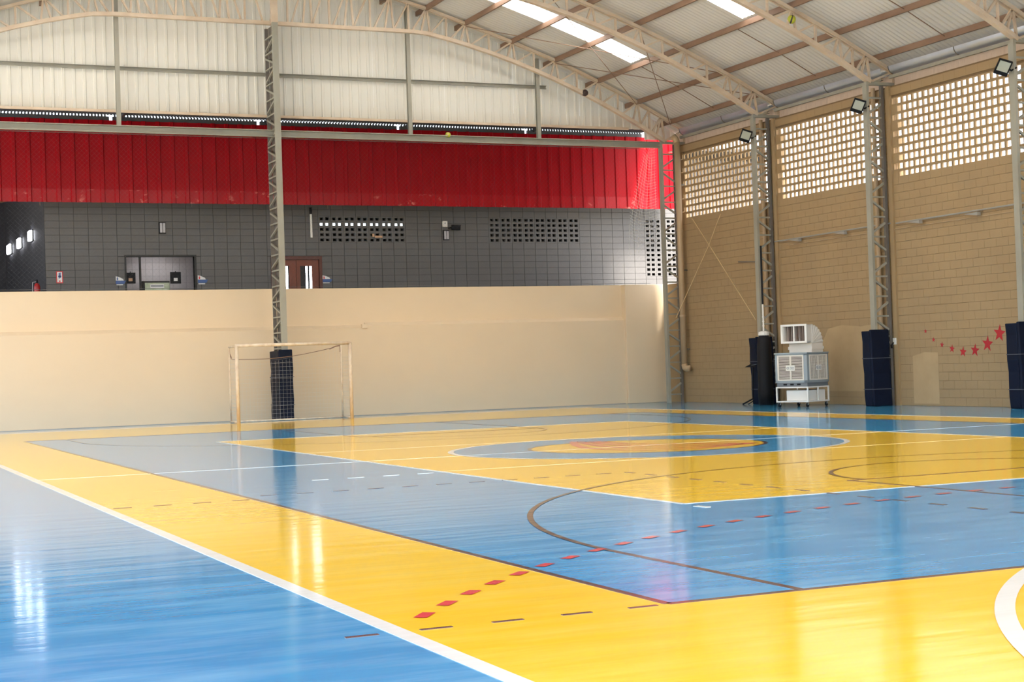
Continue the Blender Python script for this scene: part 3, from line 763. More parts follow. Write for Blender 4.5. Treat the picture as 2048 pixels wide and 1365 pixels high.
# ================================================================== ROOF
def zb(u):
    u = abs(u)
    if u < 4.54: return 10.92
    d = u-4.54; return 10.92-0.175*d-0.0255*d*d
UT = [0, 4.70, 5.90, 7.36, 8.75, 10.10, 11.45, 12.27, 13.08, 13.4]; ZTOP = [12.70, 11.50, 11.14, 10.68, 10.20, 9.66, 9.06, 8.65, 8.25, 8.09]
def zt(u): return interp(abs(u), UT, ZTOP)
XC = 11.61
PURL = [4.70, 5.90, 7.36, 8.75, 10.15, 11.47, 12.60]
def truss(Y, lab, dz=0.0):
    def zt(u): return interp(abs(u), UT, ZTOP)+dz
    t = thing('roof_truss', lab, 'truss', (XC, Y, 8.0), 'arched roof trusses')
    US = [0.0]
    # nodes: purlin positions plus halves between
    pu = [0, 1.2, 2.4, 3.6]+PURL[:-1]+[12.27]
    nodes = []
    for i in range(len(pu)-1): nodes += [pu[i], (pu[i]+pu[i+1])/2]
    nodes.append(pu[-1])
    allu = [-u for u in reversed(nodes[1:])]+nodes
    def chord(name, fn, u_end, w, h, dy):
        b = MB(); us = sorted([u for u in allu if abs(u) < u_end]+[-u_end, u_end])
        for i in range(len(us)-1):
            for s in (-1, 1):
                b.bar((XC+us[i], Y+s*dy, fn(us[i])), (XC+us[i+1], Y+s*dy, fn(us[i+1])), w, h)
        return b.build(name, 'truss', t)
    chord('top_chord', zt, 13.07, 0.045, 0.075, 0.055)
    chord('bottom_chord', zb, 12.36, 0.075, 0.10, 0.035)
    def web(u0, z0, u1, z1, w=0.05): MB().bar((XC+u0, Y, z0), (XC+u1, Y, z1), 0.05, w, (0, 1, 0)).build('web_member', 'truss', t)
    for s in (-1, 1):
        for i in range(len(nodes)-1):
            u0, u1 = nodes[i], nodes[i+1]
            ub = lerp(u0, u1, 0.16)
            web(s*ub, zb(ub), s*u1, zt(u1))                  # diagonal up towards the eave
            if i % 2 == 0:
                web(s*u1, zt(u1), s*u1, zb(u1))              # plain post
            else:
                web(s*u1, zt(u1), s*(u1-0.17), zb(u1-0.17)); web(s*(u1+0.02), zt(u1), s*(u1+0.10), zb(u1+0.10))
    for s in (-1, 1):
        web(s*12.36, zb(12.36), s*13.03, zt(13.03)-0.02, 0.06)
        MB().bar((XC+s*13.05, Y, 7.90), (XC+s*13.05, Y, zt(13.05)), 0.08, 0.06, (0, 1, 0)).build('end_post', 'truss', t)
        MB().bar((XC+s*12.22, Y, 7.95), (XC+s*13.06, Y, 7.95), 0.10, 0.08).build('seat_beam', 'steel', t)
    return t
TL = ('beige arched lattice truss against the white gable', 'beige arched lattice truss one bay in front of the gable', 'beige arched lattice truss with the lime ball stuck in it', 'beige arched lattice truss at the top right edge')
for k, (Y, lab) in enumerate(zip(FR, TL)): truss(Y, lab, 0.10 if k == 0 else 0.0)

ro = thing('ceiling', 'pale corrugated metal roof on brown purlins with bright skylight strips', 'roof', (XC, 20, 8.0), kind='structure')
RO = 0.20
SKY = [(39.0, 39.95), (33.15, 33.98), (28.4, 29.3), (23.6, 24.5), (19.4, 20.3), (16.8, 17.7), (14.2, 15.1), (11.6, 12.5), (9.0, 9.9), (6.4, 7.3)]  # strips nearer than the visible bays are unseen, added to light the floor
SU0, SU1 = 2.4, 10.08
def roof_sheet(y0, y1, side, u0, u1, name, m):
    us = [u0]+[u for u in UT if u0 < u < u1]+[u1]; b = MB()
    n = max(2, round((y1-y0)/0.09)); n += n % 2
    vs = []
    for u in us:
        for k in range(n+1):
            vs.append((XC+side*u, lerp(y0, y1, k/n), zt(u)+RO+(0.018 if k % 2 else 0.0)))
    fs = []
    for i in range(len(us)-1):
        for k in range(n):
            fs.append((i*(n+1)+k, i*(n+1)+k+1, (i+1)*(n+1)+k+1, (i+1)*(n+1)+k))
    return b.add(vs, fs).build(name, m, ro)
edges = sorted([v for s in SKY for v in s])
y = 43.1
segs = []; cuts = [-9.0]+edges+[43.1]
for i in range(len(cuts)-1):
    a, b_ = cuts[i], cuts[i+1]; issky = (a, b_) in SKY
    if issky: segs.append((a, b_, True))
    else:
        n = max(1, round((b_-a)/1.0))
        for k in range(n): segs.append((lerp(a, b_, k/n), lerp(a, b_, (k+1)/n), False))
for a, b_, sk in segs:
    for side in (-1, 1):
        if sk:
            roof_sheet(a, b_, side, 0.0, SU0, 'roof_sheet', 'roof'); roof_sheet(a, b_, side, SU1, 13.4, 'roof_sheet', 'roof')
            roof_sheet(a, b_, side, SU0, SU1, 'skylight_sheet', 'skylight')
        else: roof_sheet(a, b_, side, 0.0, 13.4, 'roof_sheet', 'roof')
for u in [0, 1.2, 2.4, 3.6]+PURL:
    for side in ((-1, 1) if u else (1,)):
        MB().channel((XC+side*u, -9, zt(u)+0.115), (XC+side*u, 43.0, zt(u)+0.115), 0.065, 0.14, 0.012).build('purlin', 'purlin', ro)
for i in range(3, len(PURL)-1):                                # sag rods half-way along each bay
    for Y0, Y1 in zip(FR[:-1], FR[1:]):
        ym = (Y0+Y1)/2
        if i >= 4: MB().tube([(XC+PURL[i], ym, zt(PURL[i])+0.1), (XC+PURL[i+1], ym, zt(PURL[i+1])+0.1)], 0.012, 5).build('sag_rod', 'purlin', ro)
for (ua, ub) in ((5.9, 11.47), (8.75, 12.6)):
    MB().tube([(XC+ua, FR[0], zt(ua)+0.02), (XC+ub, FR[1], zt(ub)+0.02)], 0.011, 5).build('brace_rod', 'purlin', ro)
    MB().tube([(XC+ub, FR[0], zt(ub)+0.02), (XC+ua, FR[1], zt(ua)+0.02)], 0.011, 5).build('brace_rod', 'purlin', ro)
# eave: gutter, sheeting strip and rails above the block wall
gt = thing('gutter', 'galvanised half-round gutter under the right eave', 'gutter', (24.6, 20, 8.15))
GC, GR = Vector((24.60, 0, 8.37)), 0.19
BAYS = [(37.15, 42.05), (32.05, 36.85), (26.85, 31.75), (21.6, 26.55), (-9.0, 21.4)]
for ya, yb in BAYS:
    n = max(1, round((yb-ya)/2.5))
    for q in range(n):
        y0, y1 = lerp(ya, yb, q/n), lerp(ya, yb, (q+1)/n); b = MB(); vs = []
        for yv in (y0, y1):
            for k in range(11):
                a = math.pi+math.pi*k/10; vs.append((GC.x+GR*math.cos(a), yv, GC.z+GR*math.sin(a)))
        b.add(vs, [(k, k+1, 11+k+1, 11+k) for k in range(10)]); b.build('gutter_length', 'gutter', gt, smooth=True)
        MB().tube([(GC.x+(GR+.006)*math.cos(math.pi+math.pi*k/8), y1-0.02, GC.z+(GR+.006)*math.sin(math.pi+math.pi*k/8)) for k in range(9)], 0.012, 5).build('gutter_strap', 'darksteel', gt)
er = thing('eave_rail', 'dark steel rail along the top of the tan block wall', 'rail', (24.5, 17, 8.05))
es = thing('eave_strip', 'peach corrugated sheet strip between the tan wall and the gutter', 'sheeting', (24.55, 20, 7.9))
for ya, yb in BAYS:
    MB().channel((24.46, ya, 8.105), (24.46, yb, 8.105), 0.06, 0.08, 0.012).build('rail_length', 'steel', er)
for k in range(17):
    ya, yb = 43.0-3*(k+1), 43.0-3*k; b = MB(); n = 52
    vs = [(24.83+(0.02 if q % 4 in (1, 2) else 0), lerp(ya, yb, q/n), z) for z in (7.80, 8.34) for q in range(n+1)]
    b.add(vs, [(q, q+1, n+1+q+1, n+1+q) for q in range(n)]); b.build('eave_sheet', 'eave', es)
MB().box(X_WALL+0.145, 24.86, -9, 43.0, 7.775, 7.795).build('eave_light_stop', 'eave', es)  # added strip, unseen; blocks light rising through the slot behind the wall

# ================================================================== GABLE
gw = thing('wall_gable', 'white corrugated gable wall under the arched roof', 'wall', (XC, 42.75, 8.45), kind='structure')
P_G = 0.275
YG = 42.98
i = 0; x = XC-13.2
while x < XC+12.6:
    w = P_G*4; prof = []
    for k in range(4):
        c = x+(k+0.5)*P_G
        prof += [(c-P_G/2, 0), (c-0.05, 0), (c-0.03, 0.03), (c+0.03, 0.03), (c+0.05, 0)]
    prof.append((x+w, 0)); b = MB(); n = len(prof)
    zbot = 8.46 if abs(x+w/2-XC) < 12.4 else 8.15
    dy = 0.003*(i % 2)
    vs = [(xx, YG-d-dy, zbot) for xx, d in prof]+[(xx, YG-d-dy, max(zbot+0.02, zt(xx-XC)+RO-0.005)) for xx, d in prof]
    b.add(vs, [(k, k+1, n+k+1, n+k) for k in range(n-1)]); b.build('gable_sheet', 'gable', gw)
    x += w; i += 1
MB().channel((XC-8.75, 42.88, 9.62), (XC+8.75, 42.88, 9.62), 0.07, 0.10, 0.012).build('girt', 'steel', gw)
MB().bar((XC-12.1, 42.88, 8.46), (XC+11.5, 42.88, 8.46), 0.06, 0.07).build('bottom_trim', 'truss', gw)
bm = MB().channel((XC-12.3, 42.25, 7.885), (XC+12.25, 42.25, 7.885), 0.12, 0.19, 0.02)
tag(bm.build('net_beam', 'steel', loc=(XC, 42.25, 7.93)), 'long grey steel beam crossing in front of the red sheeting', 'beam')
for k, px in enumerate((237, 820, 1077)):
    p = at_y(px, 190, 42.35); top = zt(p.x-XC)
    tag(MB().channel((p.x, 42.42, 7.98), (p.x, 42.42, top), 0.11, 0.11, 0.015, (0, 1, 0)).build('gable_post', 'steel', loc=(p.x, 42.42, 7.98)), ('slim grey steel post at the left of the white gable', 'slim grey steel post in the middle of the white gable', 'slim grey steel post at the right of the white gable')[k], 'post', 'gable posts')

# ================================================================== COLUMNS
def lattice(name, lab, base, ax, depth, wdt, z1, step=0.49, plate=False):
    """front chord at base, back chord `depth` along ax"""
    base = Vector(base); ax = Vector(ax); sd = Vector((-ax.y, ax.x, 0))
    t = thing(name, lab, 'column', base, 'lattice steel columns')
    th = 0.07
    def chord(o, nm, m):
        b = MB(); c = base+ax*o
        b.frame_box(c+Vector((0, 0, z1/2)), ax*th, sd*wdt, (0, 0, z1)); return b.build(nm, m, t)
    chord(th/2, 'front_chord', 'steel')
    wdt_f, wdt = wdt, 0.09
    chord(depth-th/2, 'back_chord', 'darksteel')  # shade on the back chord is put into its darker steel colour
    if plate:
        MB().frame_box(base+ax*depth*0.55+sd*(-wdt_f*0.25)+Vector((0, 0, z1/2)), ax*(depth*0.62), sd*0.01, (0, 0, z1)).build('web_plate', 'darksteel', t)
    a0, a1 = th*0.9, depth-th*0.9
    def P(o, z, s=0): return base+ax*o+sd*s+Vector((0, 0, z))
    z = 0.25; k = 0
    while z < z1-0.1:
        for s in ((0.04,) if plate else (0.0,)):
            MB().bar(P(a0, z, s), P(a1, z, s), 0.05, 0.04).build('batten', 'steel', t)
            if k % 2 == 0:
                for sg_ in (-1, 1):
                    if 0.05 < z+sg_*0.36 < z1-0.05: MB().bar(P(a0, z+sg_*0.08, s), P(a1, z+sg_*0.34, s), 0.05, 0.05).build('diagonal', 'steel', t)
        z += step; k += 1
    return t
CL = ('grey lattice column in the far right corner', 'grey lattice column behind the air cooler', 'grey lattice column between the cooler and the red stars', 'grey lattice column at the right edge')
for Y, lab in zip(FR, CL):
    lattice('lattice_column', lab, (X_COL, Y, 0), (1, 0, 0), 0.54, 0.17, 7.9)
cc = at_y(560.5, 400, 41.95)
ccol = lattice('lattice_column', 'tall grey lattice column behind the goal reaching the gable truss', (cc.x, 41.95, 0), (0, 1, 0), 0.95, 0.165, 10.9, 0.43, True)
for k, Y in enumerate([42.2, 37.0, 31.9, 26.7, 21.5, 16.3, 11.1, 5.9, 0.7, -4.5]):
    pass

MB().box(cc.x-0.085, cc.x+0.085, 41.93, 42.08, 10.9, 11.75).build('column_head', 'truss', ccol)
# protective pads
def pad(lab, x0, x1, y0, y1, h, tilt=0.0):
    t = thing('column_pad', lab, 'pad', ((x0+x1)/2, (y0+y1)/2, 0), 'navy column pads')
    th = 0.07
    def slab(nm, a, b, c, d, hh, lean):
        m = MB(); n = 7
        vs = []
        for k in range(n+1):
            z = hh*k/n; w = 0.012*math.sin(k*2.1+a*3); l = lean*k/n
            vs += [(a+w+l, c+w, z), (b+w+l, c+w*0.5, z), (b+w+l, d, z), (a+w+l, d, z)]
        fs = [(3, 2, 1, 0), (4*n, 4*n+1, 4*n+2, 4*n+3)]
        for k in range(n):
            for e in range(4): fs.append((4*k+e, 4*k+(e+1) % 4, 4*k+4+(e+1) % 4, 4*k+4+e))
        m.add(vs, fs); return m.build(nm, 'pad', t, bevel=0.02)
    slab('pad_panel', x0, x1, y0, y0+th, h, tilt); slab('pad_panel', x0-0.002, x0+th, y0+th, y1, h-0.03, tilt); slab('pad_panel', x1-th, x1, y0+th, y1, h-0.02, 0)
    for z in (0.42, 1.18):
        b = MB(); e = 0.016
        for (p, q) in (((x0-e, y0-e), (x1+e, y0-e)), ((x0-e, y0-e), (x0-e, y1)), ((x1+e, y0-e), (x1+e, y1))):
            b.bar((p[0]+tilt*z/h, p[1], z), (q[0]+tilt*z/h, q[1], z), 0.012, 0.018)
        b.build('pad_strap', 'padstrap', t)
    return t
pad('navy pad around the column behind the goal', cc.x-0.19, cc.x+0.19, 41.86, 42.80, 1.93)
pad('navy pad around the column behind the air cooler', X_COL-0.12, X_COL+0.40, FR[1]-0.12, FR[1]+0.28, 1.86, -0.05)
pad('navy pad around the column between the cooler and the red stars', X_COL-0.12, X_COL+0.42, FR[2]-0.12, FR[2]+0.26, 1.88, -0.04)
pad('navy pad around the column at the right edge', X_COL-0.12, X_COL+0.45, FR[3]-0.12, FR[3]+0.30, 1.88, -0.06)

# ================================================================== GOAL
gx0, gx1, gy0, gy1, gh_ = at_y(476, 800, 40.95).x, at_y(703, 800, 40.95).x, 40.95, 41.76, 2.05
go = thing('futsal_goal', 'chipped white steel futsal goal standing before the cream wall', 'goal', ((gx0+gx1)/2, gy0, 0))
def gtube(nm, pts, r): MB().tube(pts, r, 10).build(nm, 'goal', go, smooth=True)
gtube('post', [(gx0, gy0, 0), (gx0, gy0, gh_)], 0.048); gtube('post', [(gx1, gy0, 0), (gx1, gy0, gh_)], 0.048)
gtube('crossbar', [(gx0-0.04, gy0, gh_), (gx1+0.04, gy0, gh_)], 0.045)
for gx in (gx0, gx1):
    gtube('back_stay', [(gx, gy1, 0.03), (gx, gy1, gh_-0.02)], 0.024)
    gtube('base_tube', [(gx, gy0, 0.03), (gx, gy1, 0.03)], 0.024)
    gtube('top_arm', [(gx, gy0, gh_-0.01), (gx, gy1, gh_-0.02)], 0.022)
gtube('back_base_tube', [(gx0, gy1, 0.03), (gx1, gy1, 0.03)], 0.026)
b = MB(); n = 30
def droop(t): return 1.62+0.35*t+0.0-0.55*math.sin(math.pi*min(1, t*1.0))*0.25
for k in range(n+1):
    t = k/n; xx = lerp(gx0+0.02, gx1-0.02, t); b.tube([(xx, gy1+0.01, 0.05), (xx+0.01, gy1+0.03, 0.9), (xx, gy1, droop(t))], 0.0014, 3)
for j in range(17):
    z = 0.1+j*0.105
    b.tube([(lerp(gx0, gx1, k/8), gy1+0.02, min(z, droop(k/8)) if z < 1.6 else droop(k/8)*z/1.75) for k in range(9)], 0.0014, 3)
for gx in (gx0, gx1):
    for k in range(7): b.tube([(gx, lerp(gy0, gy1, k/7), 0.05), (gx, lerp(gy0, gy1, k/7), 1.75)], 0.002, 3)
    for j in range(16): b.tube([(gx, gy0+0.03, 0.1+j*0.105), (gx, gy1, 0.1+j*0.105)], 0.002, 3)
stuff(b.build('goal_net', 'net', go))
MB().tube([(lerp(gx0+0.05, gx1-0.3, k/16), gy1-0.01, lerp(1.70, 1.93, k/16)-0.10*math.sin(math.pi*k/16)) for k in range(17)], 0.009, 5).build('net_rope', 'purlin', go)
MB().tube([(gx0, gy1, gh_-0.03), (gx0+0.01, gy1, 1.85), (gx0+0.06, gy1, 1.72)], 0.018, 5).build('net_tie', 'purlin', go)
MB().tube([(gx1-0.03, gy1, gh_-0.05), (gx1-0.15, gy1, 1.98), (gx1-0.32, gy1, 1.91)], 0.018, 5).build('net_tie', 'purlin', go)
MB().tube([(gx1-0.02, gy1, gh_-0.03), (gx1-0.02, gy1, 1.82)], 0.016, 5).build('net_tie', 'purlin', go)

# ================================================================== SAFETY NET over the parapet
sn = thing('safety_net', 'fine grey safety net hanging from the beam above the cream parapet', 'net', (XC, 42.5, 3.7))
b = MB(); nz0, nz1, nx0, nx1, yn = 3.70, 7.88, XC-12.2, XC+12.2, 43.1; pit = 0.13
def clip(c, s):
    pts = []
    for z in (nz0, nz1):
        xx = c+s*(z-nz0); pts.append((xx, z))
    (xa, za), (xb, zb_) = pts
    def cut(xa, za, xb, zb_, lim, keep):
        if (xa-lim)*keep < 0 and (xb-lim)*keep < 0: return None
        if (xa-lim)*keep < 0: t = (lim-xa)/(xb-xa); xa, za = lim, lerp(za, zb_, t)
        if (xb-lim)*keep < 0: t = (lim-xa)/(xb-xa); xb, zb_ = lim, lerp(za, zb_, t)
        return xa, za, xb, zb_
    r = cut(xa, za, xb, zb_, nx0, 1)
    if r: r = cut(*r, nx1, -1)
    return r
c = nx0-5
while c < nx1+5:
    for s in (1, -1):
        r = clip(c, s)
        if r and abs(r[3]-r[1]) > 0.05: b.tube([(r[0], yn, r[1]), (r[2], yn, r[3])], 0.0007, 3, cap=False)
    c += pit
stuff(b.build('net_mesh', 'greynet', sn))
MB().tube([(nx0, yn, nz0), (nx1, yn, nz0)], 0.006, 5).build('bottom_rope', 'greynet', sn)
MB().tube([(nx0, yn, nz1), (nx1, yn, nz1)], 0.008, 5).build('top_rope', 'greynet', sn)
# gathered end of the net by the corner column
b = MB(); xg1 = X_COL-0.06
for j in range(34):
    z = 7.80-j*0.085; w = 0.30+0.62*min(1, j/24)
    b.tube([(xg1-w*k/6+0.05*(k == 0), 42.45+0.06*math.sin(k), z-0.30*(k/6)*(1-k/6)*1.6*(0.4+j/34)+0.20*(k/6)**2*(1-j/40)) for k in range(7)], 0.0045, 4)
for k in range(8):
    b.tube([(xg1-(0.30+0.62*min(1, j/8))*k/7, 42.45+0.05*math.sin(k*2), 7.85-j*0.28-0.25*(k/7)) for j in range(12)], 0.0045, 4)
stuff(b.build('gathered_net', 'net', sn))

# ================================================================== AIR COOLER
ca = math.radians(24.0)
ex_ = Vector((math.cos(ca), math.sin(ca), 0)); ey_ = Vector((-math.sin(ca), math.cos(ca), 0))
C0 = at_x(1617, 812, 22.80); C0.z = 0.0
def K(a, b, z): return C0+ex_*a+ey_*b+Vector((0, 0, z))      # a: along the right face, b: along the left face
co = thing('air_cooler', 'white and grey evaporative air cooler with curved duct on a wheeled cart', 'air cooler', K(0.45, 0.45, 0))
SA, SB = 1.02, 0.94
def kbox(b, a0, a1, b0, b1, z0, z1):
    return b.frame_box(K((a0+a1)/2, (b0+b1)/2, (z0+z1)/2), ex_*(a1-a0), ey_*(b1-b0), (0, 0, z1-z0))
fr = MB(); z0, z1, r = 0.13, 0.52, 0.032
for a in (0.0, SA-r):
    for bb in (0.0, SB-r): kbox(fr, a, a+r, bb, bb+r, z0, z1)
for z in (z0, z1-r):
    for bb in (0.0, SB-r): kbox(fr, r, SA-r, bb, bb+r, z, z+r)
    for a in (0.0, SA-r): kbox(fr, a, a+r, r, SB-r, z, z+r)
kbox(fr, SA*0.48, SA*0.48+r, 0, r, z0+r, z1-r)
cart = fr.build('cart_frame', 'whiteplastic', co)
tk = MB(); kbox(tk, 0.10, SA-0.06, 0.08, 0.70, z0+0.03, z1-0.09); tk.build('water_tank', 'whiteplastic', co, bevel=0.02)
tr_ = MB(); kbox(tr_, 0.02, SA-0.02, 0.02, SB-0.02, z0+0.005, z0+0.03); tr_.build('cart_tray', 'whiteplastic', co)
for a in (0.06, SA-0.06):
    for bb in (0.06, SB-0.06):
        cs = MB(); p = K(a, bb, 0); cs.tube([p+Vector((0, 0, 0.055))-ey_*0.015, p+Vector((0, 0, 0.055))+ey_*0.015], 0.055, 14)
        w = cs.build('caster_wheel', 'black', co)
        fk = MB(); fk.bar(K(a-0.01, bb-0.025, 0.06), K(a, bb-0.025, 0.13), 0.01, 0.04); fk.bar(K(a-0.01, bb+0.025, 0.06), K(a, bb+0.025, 0.13), 0.01, 0.04); fk.build('caster_fork', 'conduit', w)
bs = MB(); kbox(bs, 0.02, SA-0.02, 0.02, SB-0.03, 0.52, 0.64); bs.build('base_pan', 'cooldark', co)
for k in range(3):
    q = MB(); kbox(q, 0.012, 0.02, 0.22+0.2*k, 0.32+0.2*k, 0.56, 0.60); q.build('base_vent', 'black', co)
bd = MB(); rr = 0.10
for a in (0, SA-rr):
    for bb in (0, SB-rr): kbox(bd, a, a+rr, bb, bb+rr, 0.62, 1.36)
kbox(bd, 0, SA, 0, SB, 0.62, 0.68); kbox(bd, 0, SA, 0, SB, 1.31, 1.36); kbox(bd, 0.12, SA-0.12, 0.12, SB-0.12, 0.68, 1.31)
body = bd.build('cooler_body', 'coolgrey', co)
lid = MB(); kbox(lid, -0.02, SA+0.02, -0.02, SB+0.02, 1.345, 1.385); lid.build('lid', 'coolgrey', co, bevel=0.012)
# grilles: left face (a = 0) and right face (b = 0)
def grille(face):
    L = SB if face == 'L' else SA
    def bx(m, u0, u1, z0, z1, d0, d1):
        return kbox(m, d0, d1, u0, u1, z0, z1) if face == 'L' else kbox(m, u0, u1, d0, d1, z0, z1)
    u0, u1, g0, g1 = 0.10, L-0.07, 0.68, 1.32
    m = MB()
    bx(m, u0, u1, g0, g0+0.03, -0.01, 0.02); bx(m, u0, u1, g1-0.03, g1, -0.01, 0.02)
    bx(m, u0, u0+0.035, g0+0.03, g1-0.03, -0.01, 0.02); bx(m, u1-0.035, u1, g0+0.03, g1-0.03, -0.01, 0.02)
    um = (u0+u1)/2; bx(m, um-0.02, um+0.02, g0+0.03, g1-0.03, -0.008, 0.02)
    gf = m.build('grille_frame', 'coolgrille', co)
    n = 20
    for k in range(n):
        z = lerp(g0+0.045, g1-0.045, k/(n-1)); m = MB(); bx(m, u0+0.03, u1-0.03, z-0.0065, z+0.0065, -0.004, 0.012); m.build('grille_slat', 'coolgrille', gf)
    nv = 12 if face == 'R' else 0
    for k in range(nv):
        u = lerp(u0+0.06, u1-0.06, k/(nv-1)); m = MB(); bx(m, u-0.008, u+0.008, g0+0.03, g1-0.03, -0.005, 0.011); m.build('grille_bar', 'coolgrille', gf)
    m = MB(); bx(m, u0+0.03, u1-0.03, g0+0.03, g1-0.03, 0.03, 0.035); m.build('wet_pad', 'coolpad', gf)
    m = MB(); bx(m, um-0.13, um+0.13, 0.93, 1.06, -0.016, -0.008); pl = m.build('badge', 'whiteplastic', gf)
    # printed mark on the badge: a small round emblem and two letters
    m = MB()
    s = 1 if face == 'R' else -1
    def bl(c, w, z0, z1): bx(m, um+s*c-w/2, um+s*c+w/2, z0, z1, -0.018, -0.016)
    for k in range(14):                      # ring emblem
        th = 2*math.pi*k/14; bl(-0.07+0.030*math.cos(th), .014, .995+0.030*math.sin(th)-.006, .995+0.030*math.sin(th)+.006)
    bl(-0.07, .014, .985, 1.005)
    for (c, w, a, b_) in ((0.01, .05, 1.018, 1.028), (0.01, .05, .962, .972), (0.015, .04, .990, 1.0), (0.035, .010, .962, 1.028),
                          (0.085, .05, 1.018, 1.028), (0.085, .05, .962, .972), (0.062, .010, .962, 1.028), (0.106, .010, .962, 1.028)): bl(c, w, a, b_)
    m.build('badge_print', 'inkgrey', pl)
grille('L'); grille('R')
# duct: collar, ribbed elbow, outlet frame (outlet looks out of the left face)
am, bmid = 0.60, 0.40; dw, dh = 0.66, 0.42
cl = MB()
for k in range(3):
    e = 0.02 if k % 2 else 0.0; kbox(cl, am-0.24-e, am+0.30+e, bmid-dw/2-e, bmid+dw/2+e, 1.385+0.075*k, 1.385+0.075*(k+1))
cl.build('duct_collar', 'duct', co)
el = MB(); n = 7
z_piv = 1.61; a_piv = am-0.25; RO_D = 0.47
def ringpts(t, e):
    a = t*math.pi/2; out = []
    # section perpendicular to the path, path bends from +z to -ex about (a_piv, z_piv)
    for (rad, bb) in ((0.03-e, bmid-dw/2-e), (0.03-e, bmid+dw/2+e), (RO_D+e, bmid+dw/2+e), (RO_D+e, bmid-dw/2-e)):
        rad = max(rad, 0.005)
        out.append(K(a_piv+rad*1.15*math.cos(a), bb, z_piv+rad*math.sin(a)))
    return out
secs = []
for k in range(2*n+1): secs.append(ringpts(k/(2*n), 0.014 if k % 2 else 0.0))
vs = [v for s_ in secs for v in s_]; fs = []
for k in range(len(secs)-1):
    for e in range(4): fs.append((4*k+e, 4*k+4+e, 4*k+4+(e+1) % 4, 4*k+(e+1) % 4))
el.add(vs, fs); el.build('duct_elbow', 'duct', co)
ob = MB(); zo0, zo1 = z_piv+0.03, z_piv+0.47; a_out = a_piv-0.26
def obox(m, a0, a1, b0, b1, z0, z1): return kbox(m, a0, a1, b0, b1, z0, z1)
b0_, b1_ = bmid-dw/2, bmid+dw/2
obox(ob, a_out, a_piv, b0_, b0_+0.02, zo0, zo1); obox(ob, a_out, a_piv, b1_-0.02, b1_, zo0, zo1); obox(ob, a_out, a_piv, b0_, b1_, zo0, zo0+0.02); obox(ob, a_out, a_piv, b0_, b1_, zo1-0.02, zo1)
ob.build('duct_outlet', 'duct', co)
of = MB(); e = 0.05
obox(of, a_out-0.03, a_out, b0_-e, b0_+0.01, zo0-0.02, zo1+0.02); obox(of, a_out-0.03, a_out, b1_-0.01, b1_+e, zo0-0.02, zo1+0.02)
obox(of, a_out-0.03, a_out, b0_, b1_, zo0-0.02, zo0+0.03); obox(of, a_out-0.03, a_out, b0_, b1_, zo1-0.03, zo1+0.02)
obox(of, a_out-0.02, a_out, bmid-0.018, bmid+0.018, zo0, zo1)
of.build('outlet_frame', 'whiteplastic', co)
fn = MB(); obox(fn, a_piv-0.02, a_piv-0.01, b0_+0.02, b1_-0.02, zo0+0.02, zo1-0.02); fn.build('duct_inside', 'ductin', co)
for k in range(5):
    lv = MB(); obox(lv, a_out+0.05, a_piv-0.02, lerp(b0_, b1_, (k+1)/6)-0.006, lerp(b0_, b1_, (k+1)/6)+0.006, zo0+0.02, zo1-0.02); lv.build('louvre', 'ductin', co)

# ================================================================== POLE AND TRIPOD BY THE COOLER
p = Vector((X_COL-0.02, FR[1]-0.42, 0))
pb = at_x(1530, 740, X_COL-0.36); p = Vector((pb.x, pb.y, 0))
st = thing('wrapped_pole', 'tall thin pole rising out of a black wrapped bundle beside the air cooler', 'pole', p)
MB().lathe(p, [(0.20, 0), (0.21, 0.3), (0.20, 1.0), (0.19, 1.6), (0.17, 1.80), (0.13, 1.88)], 14).build('black_wrap', 'black', st, smooth=True)
MB().lathe(p, [(0.12, 1.86), (0.15, 1.90), (0.14, 1.97), (0.06, 2.0)], 12).build('white_collar', 'whiteplastic', st)
MB().tube([p+Vector((0, 0, 1.98)), p+Vector((0, 0, 2.75))], 0.022, 8).build('white_section', 'whiteplastic', st)
MB().tube([p+Vector((0, 0, 2.72)), p+Vector((0, 0, 4.3))], 0.028, 8).build('black_section', 'black', st)
for z in (2.12, 2.24, 2.36): MB().lathe(p, [(0.025, z), (0.034, z+0.02), (0.025, z+0.04)], 8).build('joint_ring', 'whiteplastic', st)
tp = thing('folded_tripod', 'black folded tripod leaning on the navy pad left of the air cooler', 'tripod', at_z(1506, 808))
a = at_x(1486, 811, X_COL-0.32); a.z = 0.012; c_ = at_x(1506, 798, X_COL-0.22)
MB().tube([a, c_], 0.022, 6).build('leg', 'black', tp)
a2 = at_x(1497, 806, X_COL-0.2); a2.z = 0.012
MB().tube([a2, at_x(1506, 803, X_COL-0.22)], 0.014, 6).build('leg', 'black', tp)
MB().prism([at_x(1489, 735, X_COL-0.26), at_x(1502, 728, X_COL-0.24), at_x(1510, 729, X_COL-0.22), at_x(1508, 735, X_COL-0.22)], (0, -0.05, 0)).build('head', 'black', tp)
MB().tube([at_x(1503, 731, X_COL-0.24), at_x(1509, 730, X_COL-0.26), at_x(1513, 729, X_COL-0.26)], 0.010, 5).build('strap', 'padstrap', tp)
MB().tube([at_x(1506, 733, X_COL-0.22), c_], 0.02, 6).build('stem', 'black', tp)

